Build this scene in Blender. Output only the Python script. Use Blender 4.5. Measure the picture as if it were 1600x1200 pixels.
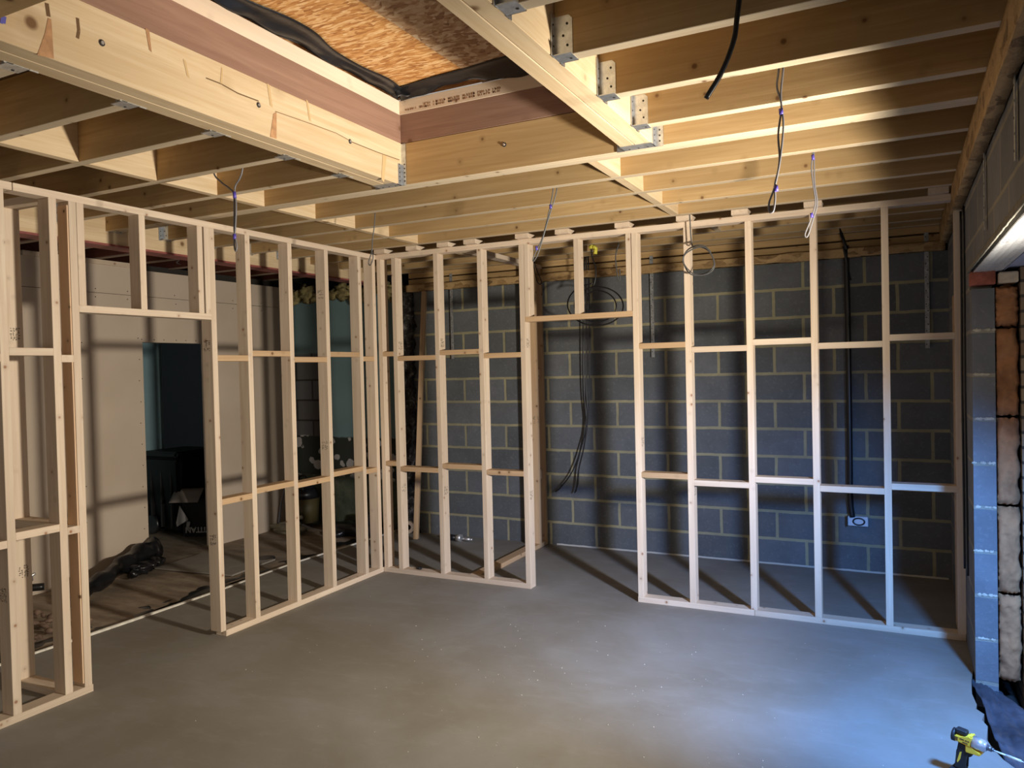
import bpy, bmesh, math, random
from mathutils import Vector, Matrix, noise
random.seed(7)
for o in list(bpy.data.objects): bpy.data.objects.remove(o)
C = bpy.context.scene.collection
sc = bpy.context.scene

# ---------------------------------------------------------------- camera
CAM = Vector((3.815, -5.144, 1.65))
AX = Vector((0.8930, -0.0118, -0.4499)); AY = Vector((0.4494, -0.0283, 0.8929))
AX.normalize(); AY.normalize(); AZ = AX.cross(AY)
RW = Matrix((AX, AY, AZ))                       # world = RW @ (right, down, forward)
cd = bpy.data.cameras.new('camera'); cam = bpy.data.objects.new('camera', cd); C.objects.link(cam)
cd.sensor_width = 36; cd.lens = 27.0; cd.clip_start = .02
M = Matrix((( RW[0][0], -RW[0][1], -RW[0][2]), (RW[1][0], -RW[1][1], -RW[1][2]), (RW[2][0], -RW[2][1], -RW[2][2]))).to_4x4()
M.translation = CAM; cam.matrix_world = M; sc.camera = cam

# ---------------------------------------------------------------- light
w = bpy.data.worlds.new('world'); sc.world = w; w.use_nodes = True
w.node_tree.nodes['Background'].inputs[0].default_value = (1.0, .94, .87, 1)
w.node_tree.nodes['Background'].inputs[1].default_value = .27
def lamp(name, kind, loc, power, col, size=.1, aim=None, spot=None, blend=.5):
    l = bpy.data.lights.new(name, kind); l.energy = power; l.color = col
    if kind in ('POINT', 'SPOT'): l.shadow_soft_size = size
    if kind == 'SPOT': l.spot_size = math.radians(spot); l.spot_blend = blend
    if kind == 'AREA': l.size = size
    o = bpy.data.objects.new(name, l); C.objects.link(o); o.location = loc
    if aim: o.rotation_euler = (Vector(aim)-Vector(loc)).to_track_quat('-Z', 'Y').to_euler()
    return o
lamp('site_lamp_light', 'SPOT', (4.55, -2.27, 1.50), 470, (1.0, .91, .77), .09, aim=(1.2, -1.30, 1.85), spot=122, blend=1)
lamp('cool_flood_light', 'SPOT', (4.50, -2.27, 1.40), 330, (.13, .38, 1.0), .08, aim=(3.46, -.72, .12), spot=88, blend=1)
lamp('far_room_window_light', 'POINT', (-4.3, -1.1, 1.9), 45, (.70, .88, 1.0), .35)
sc.view_settings.view_transform = 'Standard'; sc.view_settings.look = 'None'
sc.view_settings.gamma = 1; sc.view_settings.use_curve_mapping = False
sc.view_settings.exposure = .6

# ---------------------------------------------------------------- helpers
def at(u, v, x=None, y=None, z=None):
    d = RW @ Vector((u-800, v-600, 1200.))
    if x is not None: t = (x-CAM.x)/d.x
    elif y is not None: t = (y-CAM.y)/d.y
    else: t = (z-CAM.z)/d.z
    return CAM + d*t

class NT:
    def __init__(s, name):
        s.m = bpy.data.materials.new(name); s.m.use_nodes = True; s.t = s.m.node_tree; s.b = s.t.nodes['Principled BSDF']
    def n(s, typ, **k):
        nd = s.t.nodes.new(typ)
        for a, b in k.items(): setattr(nd, a, b)
        return nd
    def l(s, a, b): s.t.links.new(a, b)
    def noise(s, vec, scale, detail=3, rough=.5, dist=0):
        nd = s.n('ShaderNodeTexNoise'); nd.inputs['Scale'].default_value = scale; nd.inputs['Detail'].default_value = detail
        nd.inputs['Roughness'].default_value = rough; nd.inputs['Distortion'].default_value = dist
        s.l(vec, nd.inputs['Vector']); return nd
    def ramp(s, fac, stops):
        r = s.n('ShaderNodeValToRGB'); e = r.color_ramp.elements
        while len(e) < len(stops): e.new(.5)
        for i, (p, c) in enumerate(stops):
            e[i].position = p; e[i].color = tuple(c) + (1,) if len(c) == 3 else c
        s.l(fac, r.inputs[0]); return r
    def mix(s, fac, a, b, mode='MIX'):
        m = s.n('ShaderNodeMix', data_type='RGBA', blend_type=mode)
        for sock, v in ((m.inputs[0], fac), (m.inputs[6], a), (m.inputs[7], b)):
            if hasattr(v, 'is_output'): s.l(v, sock)
            elif isinstance(v, (int, float)): sock.default_value = v
            else: sock.default_value = tuple(v) + (1,)
        return m.outputs[2]
    def mapping(s, vec, scale=(1, 1, 1), loc=(0, 0, 0)):
        m = s.n('ShaderNodeMapping'); m.inputs['Scale'].default_value = scale; m.inputs['Location'].default_value = loc
        s.l(vec, m.inputs[0]); return m.outputs[0]
    def obj(s, rnd=False):
        tc = s.n('ShaderNodeTexCoord'); v = tc.outputs['Object']
        if rnd:
            oi = s.n('ShaderNodeObjectInfo'); mu = s.n('ShaderNodeMath', operation='MULTIPLY'); mu.inputs[1].default_value = 71.0
            s.l(oi.outputs['Random'], mu.inputs[0]); ad = s.n('ShaderNodeVectorMath', operation='ADD')
            s.l(v, ad.inputs[0]); s.l(mu.outputs[0], ad.inputs[1]); return ad.outputs[0], oi.outputs['Random']
        return v
    def bump(s, h, strength=.3, dist=.005):
        b = s.n('ShaderNodeBump'); b.inputs['Strength'].default_value = strength; b.inputs['Distance'].default_value = dist
        s.l(h, b.inputs['Height']); s.l(b.outputs[0], s.b.inputs['Normal'])
    def col(s, c):
        if hasattr(c, 'is_output'): s.l(c, s.b.inputs['Base Color'])
        else: s.b.inputs['Base Color'].default_value = tuple(c) + (1,)
    def rough(s, r): s.b.inputs['Roughness'].default_value = r

def wood(name, a, b, knot=(.16, .075, .03), vary=.12, kscale=8.5, rough=.75, grain=1.0):
    t = NT(name); v, rnd = t.obj(True)
    g = t.noise(t.mapping(v, (1.1, 26, 26)), 1.6, 5, .6, .8)
    g2 = t.noise(t.mapping(v, (.6, 6, 6)), 1.3, 2, .5)
    c = t.ramp(g.outputs[0], [(.5-.2*grain, b), (.5+.16*grain, a)]).outputs[0]
    c = t.mix(t.ramp(g2.outputs[0], [(.35, (.0,)*3), (.7, (.55,)*3)]).outputs[0], c, [x*.80 for x in b])
    vo = t.n('ShaderNodeTexVoronoi'); vo.inputs['Scale'].default_value = kscale; t.l(v, vo.inputs['Vector'])
    halo = t.ramp(vo.outputs['Distance'], [(.05, (.55,)*3), (.24, (.0,)*3)]).outputs[0]
    c = t.mix(halo, c, [x*.72 for x in b])
    k = t.ramp(vo.outputs['Distance'], [(.055, (.9,)*3), (.105, (0,)*3)]).outputs[0]
    c = t.mix(k, c, knot)
    br = t.n('ShaderNodeMapRange'); br.inputs[3].default_value = 1-vary; br.inputs[4].default_value = 1+vary*.6
    t.l(rnd, br.inputs[0])
    cc = t.n('ShaderNodeCombineXYZ')
    for i in range(3): t.l(br.outputs[0], cc.inputs[i])
    c = t.mix(1.0, c, cc.outputs[0], 'MULTIPLY')
    t.col(c); t.rough(rough); t.b.inputs['Specular IOR Level'].default_value = .25
    t.bump(g.outputs[0], .25, .0015)
    return t.m
def plain(name, c, rough=.6, metal=0, nz=0, nscale=12, bump=0, c2=None):
    t = NT(name); v = t.obj()
    if nz:
        n = t.noise(v, nscale, 4, .6)
        t.col(t.ramp(n.outputs[0], [(.3, [x*(1-nz) for x in c]), (.7, c2 or [min(1, x*(1+nz)) for x in c])]).outputs[0])
        if bump: t.bump(n.outputs[0], bump, .01)
    else: t.col(c)
    t.rough(rough); t.b.inputs['Metallic'].default_value = metal
    return t.m
def blocks(name, axis, x0, z0, c1, c2, mortar, w_=.449, h_=.225, ms=.011, wet=True):
    t = NT(name); v = t.obj()
    sx = t.n('ShaderNodeSeparateXYZ'); t.l(v, sx.inputs[0]); cb = t.n('ShaderNodeCombineXYZ')
    t.l(sx.outputs[axis], cb.inputs[0]); t.l(sx.outputs[2], cb.inputs[1])
    wob = t.noise(v, 9, 2); wv = t.n('ShaderNodeVectorMath', operation='MULTIPLY_ADD')
    t.l(wob.outputs['Color'], wv.inputs[0]); wv.inputs[1].default_value = (.010,)*3; t.l(cb.outputs[0], wv.inputs[2])
    mp = t.mapping(wv.outputs[0], (1, 1, 1), (-x0-.005, -z0-.005, 0))
    br = t.n('ShaderNodeTexBrick'); t.l(mp, br.inputs['Vector'])
    br.inputs['Scale'].default_value = 1; br.inputs['Brick Width'].default_value = w_; br.inputs['Row Height'].default_value = h_
    br.inputs['Mortar Size'].default_value = ms; br.inputs['Mortar Smooth'].default_value = .25; br.inputs['Bias'].default_value = 0
    br.inputs['Color1'].default_value = tuple(c1)+(1,); br.inputs['Color2'].default_value = tuple(c2)+(1,)
    br.inputs['Mortar'].default_value = tuple(mortar)+(1,)
    n = t.noise(v, 3.2, 5, .65); n2 = t.noise(v, 42, 4, .7)
    c = t.mix(t.ramp(n.outputs[0], [(.35, (0,)*3), (.75, (.5,)*3)]).outputs[0], br.outputs['Color'], [x*.55 for x in c1])
    c = t.mix(t.ramp(n2.outputs[0], [(.55, (0,)*3), (.8, (.25,)*3)]).outputs[0], c, (.42, .42, .42))
    t.col(c); t.rough(.92); t.b.inputs['Specular IOR Level'].default_value = .2
    h = t.n('ShaderNodeMath', operation='MULTIPLY_ADD'); t.l(br.outputs['Fac'], h.inputs[0]); h.inputs[1].default_value = -1.0; t.l(n2.outputs[0], h.inputs[2])
    t.bump(h.outputs[0], .5, .006)
    return t.m
def osb(name, cols, sc_=34, rough=.7, stretch=(1, .33, 1), dist=.28):
    t = NT(name); v = t.obj(); nz = t.noise(v, 5, 3)
    wv = t.n('ShaderNodeVectorMath', operation='MULTIPLY_ADD'); t.l(nz.outputs['Color'], wv.inputs[0]); wv.inputs[1].default_value = (dist,)*3; t.l(v, wv.inputs[2])
    vo = t.n('ShaderNodeTexVoronoi'); vo.inputs['Scale'].default_value = sc_; t.l(t.mapping(wv.outputs[0], stretch), vo.inputs['Vector'])
    s = t.n('ShaderNodeSeparateColor'); t.l(vo.outputs['Color'], s.inputs[0])
    f = t.noise(t.mapping(wv.outputs[0], (14, 60, 60)), 2.2, 4, .7)
    mx = t.n('ShaderNodeMath', operation='MULTIPLY_ADD'); t.l(s.outputs[0], mx.inputs[0]); mx.inputs[1].default_value = .55
    mf = t.n('ShaderNodeMath', operation='MULTIPLY'); t.l(f.outputs[0], mf.inputs[0]); mf.inputs[1].default_value = .6; t.l(mf.outputs[0], mx.inputs[2])
    st = [(.22 + .6*i/(len(cols)-1), c) for i, c in enumerate(cols)]
    t.col(t.ramp(mx.outputs[0], st).outputs[0]); t.rough(rough); t.bump(mx.outputs[0], .3, .002)
    return t.m

CLS = wood('pale_stud_timber', (.80, .665, .51), (.69, .54, .40), knot=(.34, .16, .08), vary=.10, kscale=10.5, grain=.8)
CLSD = wood('warm_stud_timber', (.66, .46, .27), (.56, .37, .21))
ORG = wood('orange_bounce_timber', (1.0, .74, .50), (.95, .66, .42), grain=.8)
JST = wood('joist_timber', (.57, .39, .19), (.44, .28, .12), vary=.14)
JSTE = wood('joist_lit_underside', (.74, .62, .44), (.60, .47, .31), vary=.10)  # paler than the joist sides: light on the undersides put into the colour
JSTB = wood('pale_beam_timber', (.80, .645, .43), (.64, .46, .26), kscale=4.2, vary=.05, grain=1.15)
KERB = wood('brown_treated_timber', (.40, .245, .175), (.30, .17, .12), vary=.04, kscale=5)
PALE = wood('white_batten_timber', (.88, .74, .58), (.80, .64, .48), vary=.03)
PLATE = osb('mottled_wall_plate', [(.13, .07, .025), (.30, .18, .07), (.50, .33, .15), (.38, .24, .10)], 18, stretch=(.5, 1, 1.4), dist=.15)
OSB = osb('osb_sheet', [(.30, .11, .03), (.50, .22, .06), (.66, .34, .11), (.84, .56, .28)], 95, stretch=(.22, 1, 1), dist=.05)
OLDJ = wood('dark_red_old_timber', (.12, .035, .022), (.07, .02, .012), vary=.2)
OLDP = wood('old_joist_lit_edge', (.34, .26, .20), (.25, .18, .13))
STEEL = plain('red_oxide_steel', (.30, .085, .075), .55, 0, .25, 14)
GALV = plain('galvanised_steel', (.62, .66, .70), .34, .85, .22, 40)
GALVD = plain('galvanised_strap_steel', (.34, .35, .35), .5, .5, .35, 30)
HOLE = plain('nail_hole', (.03, .025, .02), .8)
BLK = plain('black_cable_sheath', (.012, .012, .014), .35)
GRY = plain('grey_cable_sheath', (.17, .165, .18), .45)
DGRY = plain('dark_grey_cable_sheath', (.09, .09, .09), .45)
PUR = plain('purple_tape', (.10, .07, .42), .4)
DPM = plain('black_membrane', (.012, .012, .014), .30, 0, .5, 6, .5)
DPMB = plain('dusty_blue_membrane', (.060, .066, .085), .5, 0, .5, 5, .6)
PB = None
def mk_pb():
    t = NT('tan_plasterboard'); v = t.obj(); n = t.noise(v, 1.7, 3, .5)
    t.col(t.ramp(n.outputs[0], [(.3, (.60, .49, .38)), (.7, (.68, .565, .45))]).outputs[0]); t.rough(.9)
    t.bump(t.noise(v, 90, 2).outputs[0], .08, .001); return t.m
PB = mk_pb()
TEAL = plain('teal_paint', (.15, .27, .30), .8, 0, .12, 2.5)
UNLIT = plain('unlit_wall_black', (.004, .004, .004), .85, 0, .2, 3)  # near-black colour paints the darkness of unlit spaces
BLOCK_B = blocks('grey_block_back', 0, .22, -.015, (.115, .122, .125), (.17, .178, .185), (.38, .345, .21), ms=.0135)
BLOCK_R = blocks('grey_block_side', 1, -.30, -.015, (.15, .155, .165), (.20, .205, .215), (.30, .28, .22))
def mk_screed():
    t = NT('grey_screed'); v = t.obj()
    a = t.noise(v, 1.1, 6, .6, .4); b = t.noise(t.mapping(v, (1, 2.2, 1)), 4.5, 7, .68); c_ = t.noise(v, 60, 3, .6)
    c = t.ramp(a.outputs[0], [(.34, (.228, .204, .166)), (.50, (.262, .242, .208)), (.66, (.300, .288, .264))]).outputs[0]
    c = t.mix(t.ramp(b.outputs[0], [(.52, (0,)*3), (.76, (.28,)*3)]).outputs[0], c, (.40, .385, .355))
    vo = t.n('ShaderNodeTexVoronoi'); vo.inputs['Scale'].default_value = 16; t.l(v, vo.inputs['Vector'])
    sp = t.ramp(vo.outputs['Distance'], [(.03, (.7,)*3), (.05, (0,)*3)]).outputs[0]
    ms = t.n('ShaderNodeMath', operation='MULTIPLY'); t.l(sp, ms.inputs[0]); t.l(t.ramp(b.outputs[0], [(.52, (0,)*3), (.6, (1,)*3)]).outputs[0], ms.inputs[1])
    c = t.mix(ms.outputs[0], c, (.62, .60, .56))
    t.col(c); t.rough(.72); t.b.inputs['Specular IOR Level'].default_value = .35
    t.bump(c_.outputs[0], .15, .002); return t.m
SCREED = mk_screed()
def mk_old():
    t = NT('old_brown_floor'); v = t.obj(); a = t.noise(t.mapping(v, (1, 3.5, 1)), 2.2, 5, .65); b = t.noise(v, 14, 4, .6)
    c = t.ramp(a.outputs[0], [(.28, (.17, .125, .085)), (.55, (.33, .26, .19)), (.8, (.46, .40, .32))]).outputs[0]
    c = t.mix(t.ramp(b.outputs[0], [(.5, (0,)*3), (.75, (.35,)*3)]).outputs[0], c, (.09, .07, .05))
    t.col(c); t.rough(.85); t.bump(b.outputs[0], .3, .004); return t.m
OLDF = mk_old()
EDGE = plain('pale_edge_strip', (.80, .76, .66), .8, 0, .2, 20)

def link(name, me, mat, parent=None, loc=(0, 0, 0), rot=(0, 0, 0)):
    o = bpy.data.objects.new(name, me); C.objects.link(o)
    for m in (mat if isinstance(mat, (list, tuple)) else [mat]): me.materials.append(m)
    o.rotation_euler = rot
    if parent is not None:
        o.parent = parent; o.location = Vector(loc) - Vector(parent.get('base', (0, 0, 0)))
    else: o.location = loc
    return o
def empty(name, base, label, cat, group=None):
    o = bpy.data.objects.new(name, None); C.objects.link(o); o.location = base; o['base'] = tuple(base)
    o.empty_display_size = .1; tag(o, label, cat, group); return o
def tag(o, label, cat, group=None):
    o['label'] = label; o['category'] = cat
    if group: o['group'] = group
    return o
def struct(o): o['kind'] = 'structure'; return o

def abox(bm, x0, x1, y0, y1, z0, z1, mi=0, bev=0):
    vs = [bm.verts.new(p) for p in ((x0,y0,z0),(x1,y0,z0),(x1,y1,z0),(x0,y1,z0),(x0,y0,z1),(x1,y0,z1),(x1,y1,z1),(x0,y1,z1))]
    fs = [bm.faces.new([vs[i] for i in f]) for f in ((0,3,2,1),(4,5,6,7),(0,1,5,4),(1,2,6,5),(2,3,7,6),(3,0,4,7))]
    for f in fs: f.material_index = mi
    if bev:
        es = list({e for f in fs for e in f.edges})
        bmesh.ops.bevel(bm, geom=es, offset=bev, segments=1, affect='EDGES')
def fin(bm, name):
    me = bpy.data.meshes.new(name); bmesh.ops.recalc_face_normals(bm, faces=bm.faces); bm.to_mesh(me); bm.free(); return me
def timber(name, b, mat, parent=None, bev=.0015):
    """one piece of sawn timber filling the box b, its grain along its longest side"""
    x0, x1, y0, y1, z0, z1 = b; d = (x1-x0, y1-y0, z1-z0); c = ((x0+x1)/2, (y0+y1)/2, (z0+z1)/2)
    ax = max(range(3), key=lambda i: d[i]); rot = (0, 0, 0)
    if ax == 0: l = d
    elif ax == 1: l = (d[1], d[0], d[2]); rot = (0, 0, math.pi/2)
    else: l = (d[2], d[1], d[0]); rot = (0, -math.pi/2, 0)
    bm = bmesh.new(); abox(bm, -l[0]/2, l[0]/2, -l[1]/2, l[1]/2, -l[2]/2, l[2]/2, 0, bev)
    return link(name, fin(bm, name), mat, parent, c, rot)
def beam(name, p, q, wd, ht, mat, parent=None, roll=0, bev=.0015):
    """timber from p to q (centre line)"""
    p = Vector(p); q = Vector(q); L = (q-p).length
    bm = bmesh.new(); abox(bm, -L/2, L/2, -wd/2, wd/2, -ht/2, ht/2, 0, bev)
    r = (q-p).to_track_quat('X', 'Z') @ Matrix.Rotation(roll, 3, 'X').to_quaternion()
    return link(name, fin(bm, name), mat, parent, (p+q)/2, r.to_euler())
def smooth(pts, n=8):
    pts = [Vector(p) for p in pts]
    if len(pts) < 3: return pts
    P = [pts[0]*2-pts[1]] + pts + [pts[-1]*2-pts[-2]]; out = []
    for i in range(1, len(P)-2):
        a, b, c, d = P[i-1:i+3]
        for k in range(n):
            t = k/n; out.append(.5*((2*b)+(c-a)*t+(2*a-5*b+4*c-d)*t*t+(3*b-a-3*c+d)*t**3))
    out.append(pts[-1]); return out
def tube_bm(bm, pts, r, sides=8, n=8, closed=False, mi=0):
    pts = smooth(pts, n); up = Vector((.123, .3, .9)).normalized(); rings = []
    for i, p in enumerate(pts):
        d = (pts[min(i+1, len(pts)-1)] - pts[max(i-1, 0)]).normalized()
        a = d.cross(up); a = a.normalized() if a.length > 1e-3 else Vector((1, 0, 0)); b = d.cross(a)
        rr = r(i/(len(pts)-1)) if callable(r) else r
        rings.append([bm.verts.new(p + a*rr*math.cos(2*math.pi*k/sides) + b*rr*math.sin(2*math.pi*k/sides)) for k in range(sides)])
    for i in range(len(rings)-1):
        for k in range(sides):
            f = bm.faces.new((rings[i][k], rings[i][(k+1) % sides], rings[i+1][(k+1) % sides], rings[i+1][k])); f.smooth = True; f.material_index = mi
    for rg in (rings[0], rings[-1]):
        f = bm.faces.new(rg); f.material_index = mi
def tube(name, pts, r, mat, parent=None, **k):
    bm = bmesh.new(); tube_bm(bm, pts, r, **k); base = Vector(parent['base']) if parent is not None else Vector((0, 0, 0))
    o = link(name, fin(bm, name), mat, parent, base); return o
def mesh_at(name, bm, mat, parent=None, loc=(0, 0, 0), rot=(0, 0, 0)): return link(name, fin(bm, name), mat, parent, loc, rot)
def cyl(bm, c, r, h, ax=2, seg=20, mi=0, r2=None):
    r2 = r if r2 is None else r2; A = []; B = []
    for k in range(seg):
        a = 2*math.pi*k/seg; u, v = math.cos(a), math.sin(a)
        for R_, z, L in ((r, -h/2, A), (r2, h/2, B)):
            p = [u*R_, v*R_, z]
            if ax == 0: p = [z, u*R_, v*R_]
            elif ax == 1: p = [u*R_, z, v*R_]
            L.append(bm.verts.new(Vector(p)+Vector(c)))
    for k in range(seg):
        f = bm.faces.new((A[k], A[(k+1) % seg], B[(k+1) % seg], B[k])); f.material_index = mi; f.smooth = True
    bm.faces.new(A).material_index = mi; bm.faces.new(B).material_index = mi
def prism(bm, prof, t0, t1, ax=1, mi=0):
    """extrude a 2-D outline between t0 and t1; ax is the extrusion axis"""
    def P(u, v, t): return (u, t, v) if ax == 1 else ((t, u, v) if ax == 0 else (u, v, t))
    a = [bm.verts.new(P(u, v, t0)) for u, v in prof]; b = [bm.verts.new(P(u, v, t1)) for u, v in prof]; n = len(prof)
    fs = [bm.faces.new(a), bm.faces.new(b[::-1])] + [bm.faces.new((a[i], b[i], b[(i+1) % n], a[(i+1) % n])) for i in range(n)]
    for f in fs: f.material_index = mi
    return fs
def lumpy(bm, c, s, seed=0, amp=.25, sub=3, fr=3.0, mi=0):
    r = bmesh.ops.create_icosphere(bm, subdivisions=sub, radius=1)
    for v in r['verts']:
        n_ = noise.noise(v.co*fr/2+Vector((seed*7.3, seed, 0)))*amp*2
        v.co = Vector((v.co.x*s[0], v.co.y*s[1], v.co.z*s[2]))*(1+n_) + Vector(c)
    for f in bm.faces:
        f.smooth = True
def sheet_grid(bm, fn, nu, nv, mi=0):
    g = [[bm.verts.new(fn(i/nu, j/nv)) for j in range(nv+1)] for i in range(nu+1)]
    for i in range(nu):
        for j in range(nv):
            f = bm.faces.new((g[i][j], g[i+1][j], g[i+1][j+1], g[i][j+1])); f.smooth = True; f.material_index = mi
def thicken(o, t):
    m = o.modifiers.new('thick', 'SOLIDIFY'); m.thickness = t; return o

# ================================================================ SETTING
RX = 4.15            # inner face of the right wall
J = 2.64             # underside of the joists
# screed slab with a ragged right edge in the door opening
prof = [(-.87, -7.5), (-.86, -5), (-.835, -3.2), (-.85, -2.4), (-.838, -1.9), (-.85, -1.0), (-.90, -.1), (-.86, .7), (-.84, 1.4), (RX, 1.4), (RX, -.45),
        (4.128, -.62), (4.118, -.80), (4.128, -.93), (4.120, -.98), (4.150, -1.03), (4.135, -1.10), (4.152, -1.16), (4.136, -1.30), (4.150, -1.38), (4.18, -1.47), (4.215, -1.53), (4.26, -1.62), (4.30, -1.80), (4.30, -7.5)]
bm = bmesh.new(); prism(bm, prof, -.09, 0, ax=2)
struct(mesh_at('floor', bm, SCREED))
bm = bmesh.new(); tube_bm(bm, [(x-.006, y, -.002+.003*math.sin(y*9)) for x, y in ((-.862, -5.), (-.838, -3.2), (-.852, -2.4), (-.840, -1.9), (-.852, -1.0), (-.902, -.1), (-.862, .7), (-.842, 1.38))], .015, 6)
struct(mesh_at('trim_1', bm, EDGE))
bm = bmesh.new()
sheet_grid(bm, lambda a, b: Vector((-7 + a*(7-1.02+.05*noise.noise(Vector((0, b*9, 0)))), -7.5+b*9.3, -.035+.006*noise.noise(Vector((a*20, b*26, 0))))), 60, 60)
struct(mesh_at('floor', bm, OLDF)); bpy.data.objects[-1] if False else None
bm = bmesh.new(); abox(bm, -7, 6, -7.5, 1.8, -.20, -.14)
struct(mesh_at('floor', bm, plain('dark_subsoil', (.035, .03, .026), .95, 0, .4, 9, .5)))
# back wall
bm = bmesh.new(); abox(bm, -.62, RX+.1, 1.4, 1.5, -.14, 2.45)
struct(mesh_at('wall_back', bm, BLOCK_B))
# side wall with the opening
bm = bmesh.new(); abox(bm, -5.6, 4.46, 1.62, 1.68, -.14, 2.88); struct(mesh_at('wall_light_stop_back', bm, UNLIT))  # unseen dark wall added to stop light leaking in above the back walls
bm = bmesh.new()
abox(bm, RX, RX+.10, -.59, 1.4, -.14, 2.0); abox(bm, RX, RX+.10, -.48, 1.4, 2.0, 2.5); abox(bm, RX, RX+.10, -7.5, -.48, 2.115, 2.5)
struct(mesh_at('wall_right', bm, BLOCK_R))
# roof deck over the joists, open at the rooflight
DK = plain('roof_deck_board', (.20, .13, .07), .8, 0, .3, 6)
bm = bmesh.new()
abox(bm, -7, 1.345, -7.5, 1.8, 2.862, 2.88); abox(bm, 2.76, 4.6, -7.5, 1.8, 2.862, 2.88); abox(bm, 1.345, 2.76, -1.62, 1.8, 2.862, 2.88); abox(bm, 1.345, 2.76, -7.5, -4.25, 2.862, 2.88)
struct(mesh_at('ceiling', bm, DK))
# left plasterboard wall with the doorway
bm = bmesh.new(); X = -2.25
abox(bm, X-.09, X, -7.5, -.465, -.05, 2.375); abox(bm, X-.09, X, -7.5, -.465, 2.379, 2.62)
abox(bm, X-.09, X, -.465, .26, 1.965, 2.375); abox(bm, X-.09, X, -.465, .26, 2.379, 2.61)
abox(bm, X-.09, X, .26, 1.47, -.05, 2.375); abox(bm, X-.09, X, .26, 1.47, 2.379, 2.60); abox(bm, X-.085, X-.075, -7.5, 1.47, 2.55, 2.672, 1)  # last box: dark strip added to block light leaking over the wall
for ys, zs in (([-.50], [.1+.19*i for i in range(11)]), ([-1.05], [.15+.3*i for i in range(8)]), ([-.47+.12*i for i in range(6)], [1.99]), ([-.40, -.1, .2, .6, 1.0], [2.33, 2.41]), ([-1.3, -.9, -.6], [2.41, 2.34])):
    for y in ys:
        for z in zs: cyl(bm, (X+.001, y+random.uniform(-.01, .01), z), .0045, .003, 0, 8, 1)
struct(mesh_at('wall_left', bm, [PB, HOLE]))
# rooms beyond
bm = bmesh.new(); abox(bm, -3.56, -3.45, -7.5, .69, -.05, 2.86); struct(mesh_at('wall_far_left', bm, plain('blue_teal_paint', (.24, .38, .43), .8, 0, .08, 2.5)))
bm = bmesh.new(); abox(bm, -5.6, -5.5, -.5, 2.6, -.05, 2.86); abox(bm, -5.6, -2.34, 2.5, 2.6, -.05, 2.86); struct(mesh_at('wall_dark_room', bm, UNLIT))
bm = bmesh.new(); abox(bm, -3.43, -3.438, -1.2, .69, -.05, .03); struct(mesh_at('baseboard_left', bm, plain('pale_skirting', (.45, .50, .50), .6)))
def mk_backleft():
    t = NT('patched_old_wall'); v = t.obj(); s = t.n('ShaderNodeSeparateXYZ'); t.l(v, s.inputs[0])
    nz = t.noise(v, 5, 4, .6)
    def step(sock, thr, k=.02, inv=False, nn=.0):
        a = t.n('ShaderNodeMath', operation='MULTIPLY_ADD'); t.l(nz.outputs[0], a.inputs[0]); a.inputs[1].default_value = nn; t.l(sock, a.inputs[2])
        m = t.n('ShaderNodeMapRange'); m.inputs[1].default_value = thr-k; m.inputs[2].default_value = thr+k
        if inv: m.inputs[3].default_value = 1; m.inputs[4].default_value = 0
        t.l(a.outputs[0], m.inputs[0]); return m.outputs[0]
    teal = t.ramp(t.noise(v, 2, 3).outputs[0], [(.3, (.115, .185, .195)), (.7, (.15, .23, .24))]).outputs[0]
    # bare dark blocks
    cb = t.n('ShaderNodeCombineXYZ'); t.l(s.outputs[0], cb.inputs[0]); t.l(s.outputs[2], cb.inputs[1])
    br = t.n('ShaderNodeTexBrick'); t.l(cb.outputs[0], br.inputs['Vector']); br.inputs['Scale'].default_value = 1
    br.inputs['Brick Width'].default_value = .45; br.inputs['Row Height'].default_value = .225; br.inputs['Mortar Size'].default_value = .01
    br.inputs['Color1'].default_value = (.07, .055, .05, 1); br.inputs['Color2'].default_value = (.095, .10, .105, 1); br.inputs['Mortar'].default_value = (.025, .02, .018, 1)
    up = t.n('ShaderNodeMath', operation='MULTIPLY'); t.l(step(s.outputs[0], -1.90, .01, True, .02), up.inputs[0]); t.l(step(s.outputs[2], 1.90, .01, True, .06), up.inputs[1])
    c = t.mix(up.outputs[0], teal, br.outputs['Color'])
    # tile adhesive patches
    vo = t.n('ShaderNodeTexVoronoi'); vo.inputs['Scale'].default_value = 7; vo.inputs['Randomness'].default_value = .8; t.l(v, vo.inputs['Vector'])
    ad = t.n('ShaderNodeMath', operation='MULTIPLY_ADD'); t.l(nz.outputs[0], ad.inputs[0]); ad.inputs[1].default_value = .9; t.l(vo.outputs['Distance'], ad.inputs[2])
    pat = t.ramp(ad.outputs[0], [(.76, (.34, .32, .30)), (.78, (.020, .024, .018))]).outputs[0]
    c = t.mix(step(s.outputs[2], .98, .008, True, .06), c, pat)
    gr = t.ramp(t.noise(v, 6, 5, .7, .6).outputs[0], [(.35, (.035, .05, .028)), (.6, (.08, .09, .055)), (.78, (.16, .15, .11))]).outputs[0]
    c = t.mix(step(s.outputs[2], .56, .015, True, .10), c, gr)
    t.col(c); t.rough(.9); t.bump(nz.outputs[0], .3, .01); return t.m
bm = bmesh.new(); abox(bm, -2.34, -.62, 1.5, 1.6, -.05, 2.47); struct(mesh_at('wall_back_left', bm, mk_backleft()))
def mk_rubble():
    t = NT('broken_masonry'); v = t.obj(); n = t.noise(v, 14, 5, .7, .5)
    t.col(t.ramp(n.outputs[0], [(.42, (.010, .009, .008)), (.56, (.05, .045, .04)), (.70, (.30, .29, .27))]).outputs[0]); t.rough(.95); t.bump(n.outputs[0], .8, .03); return t.m
bm = bmesh.new()
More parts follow.
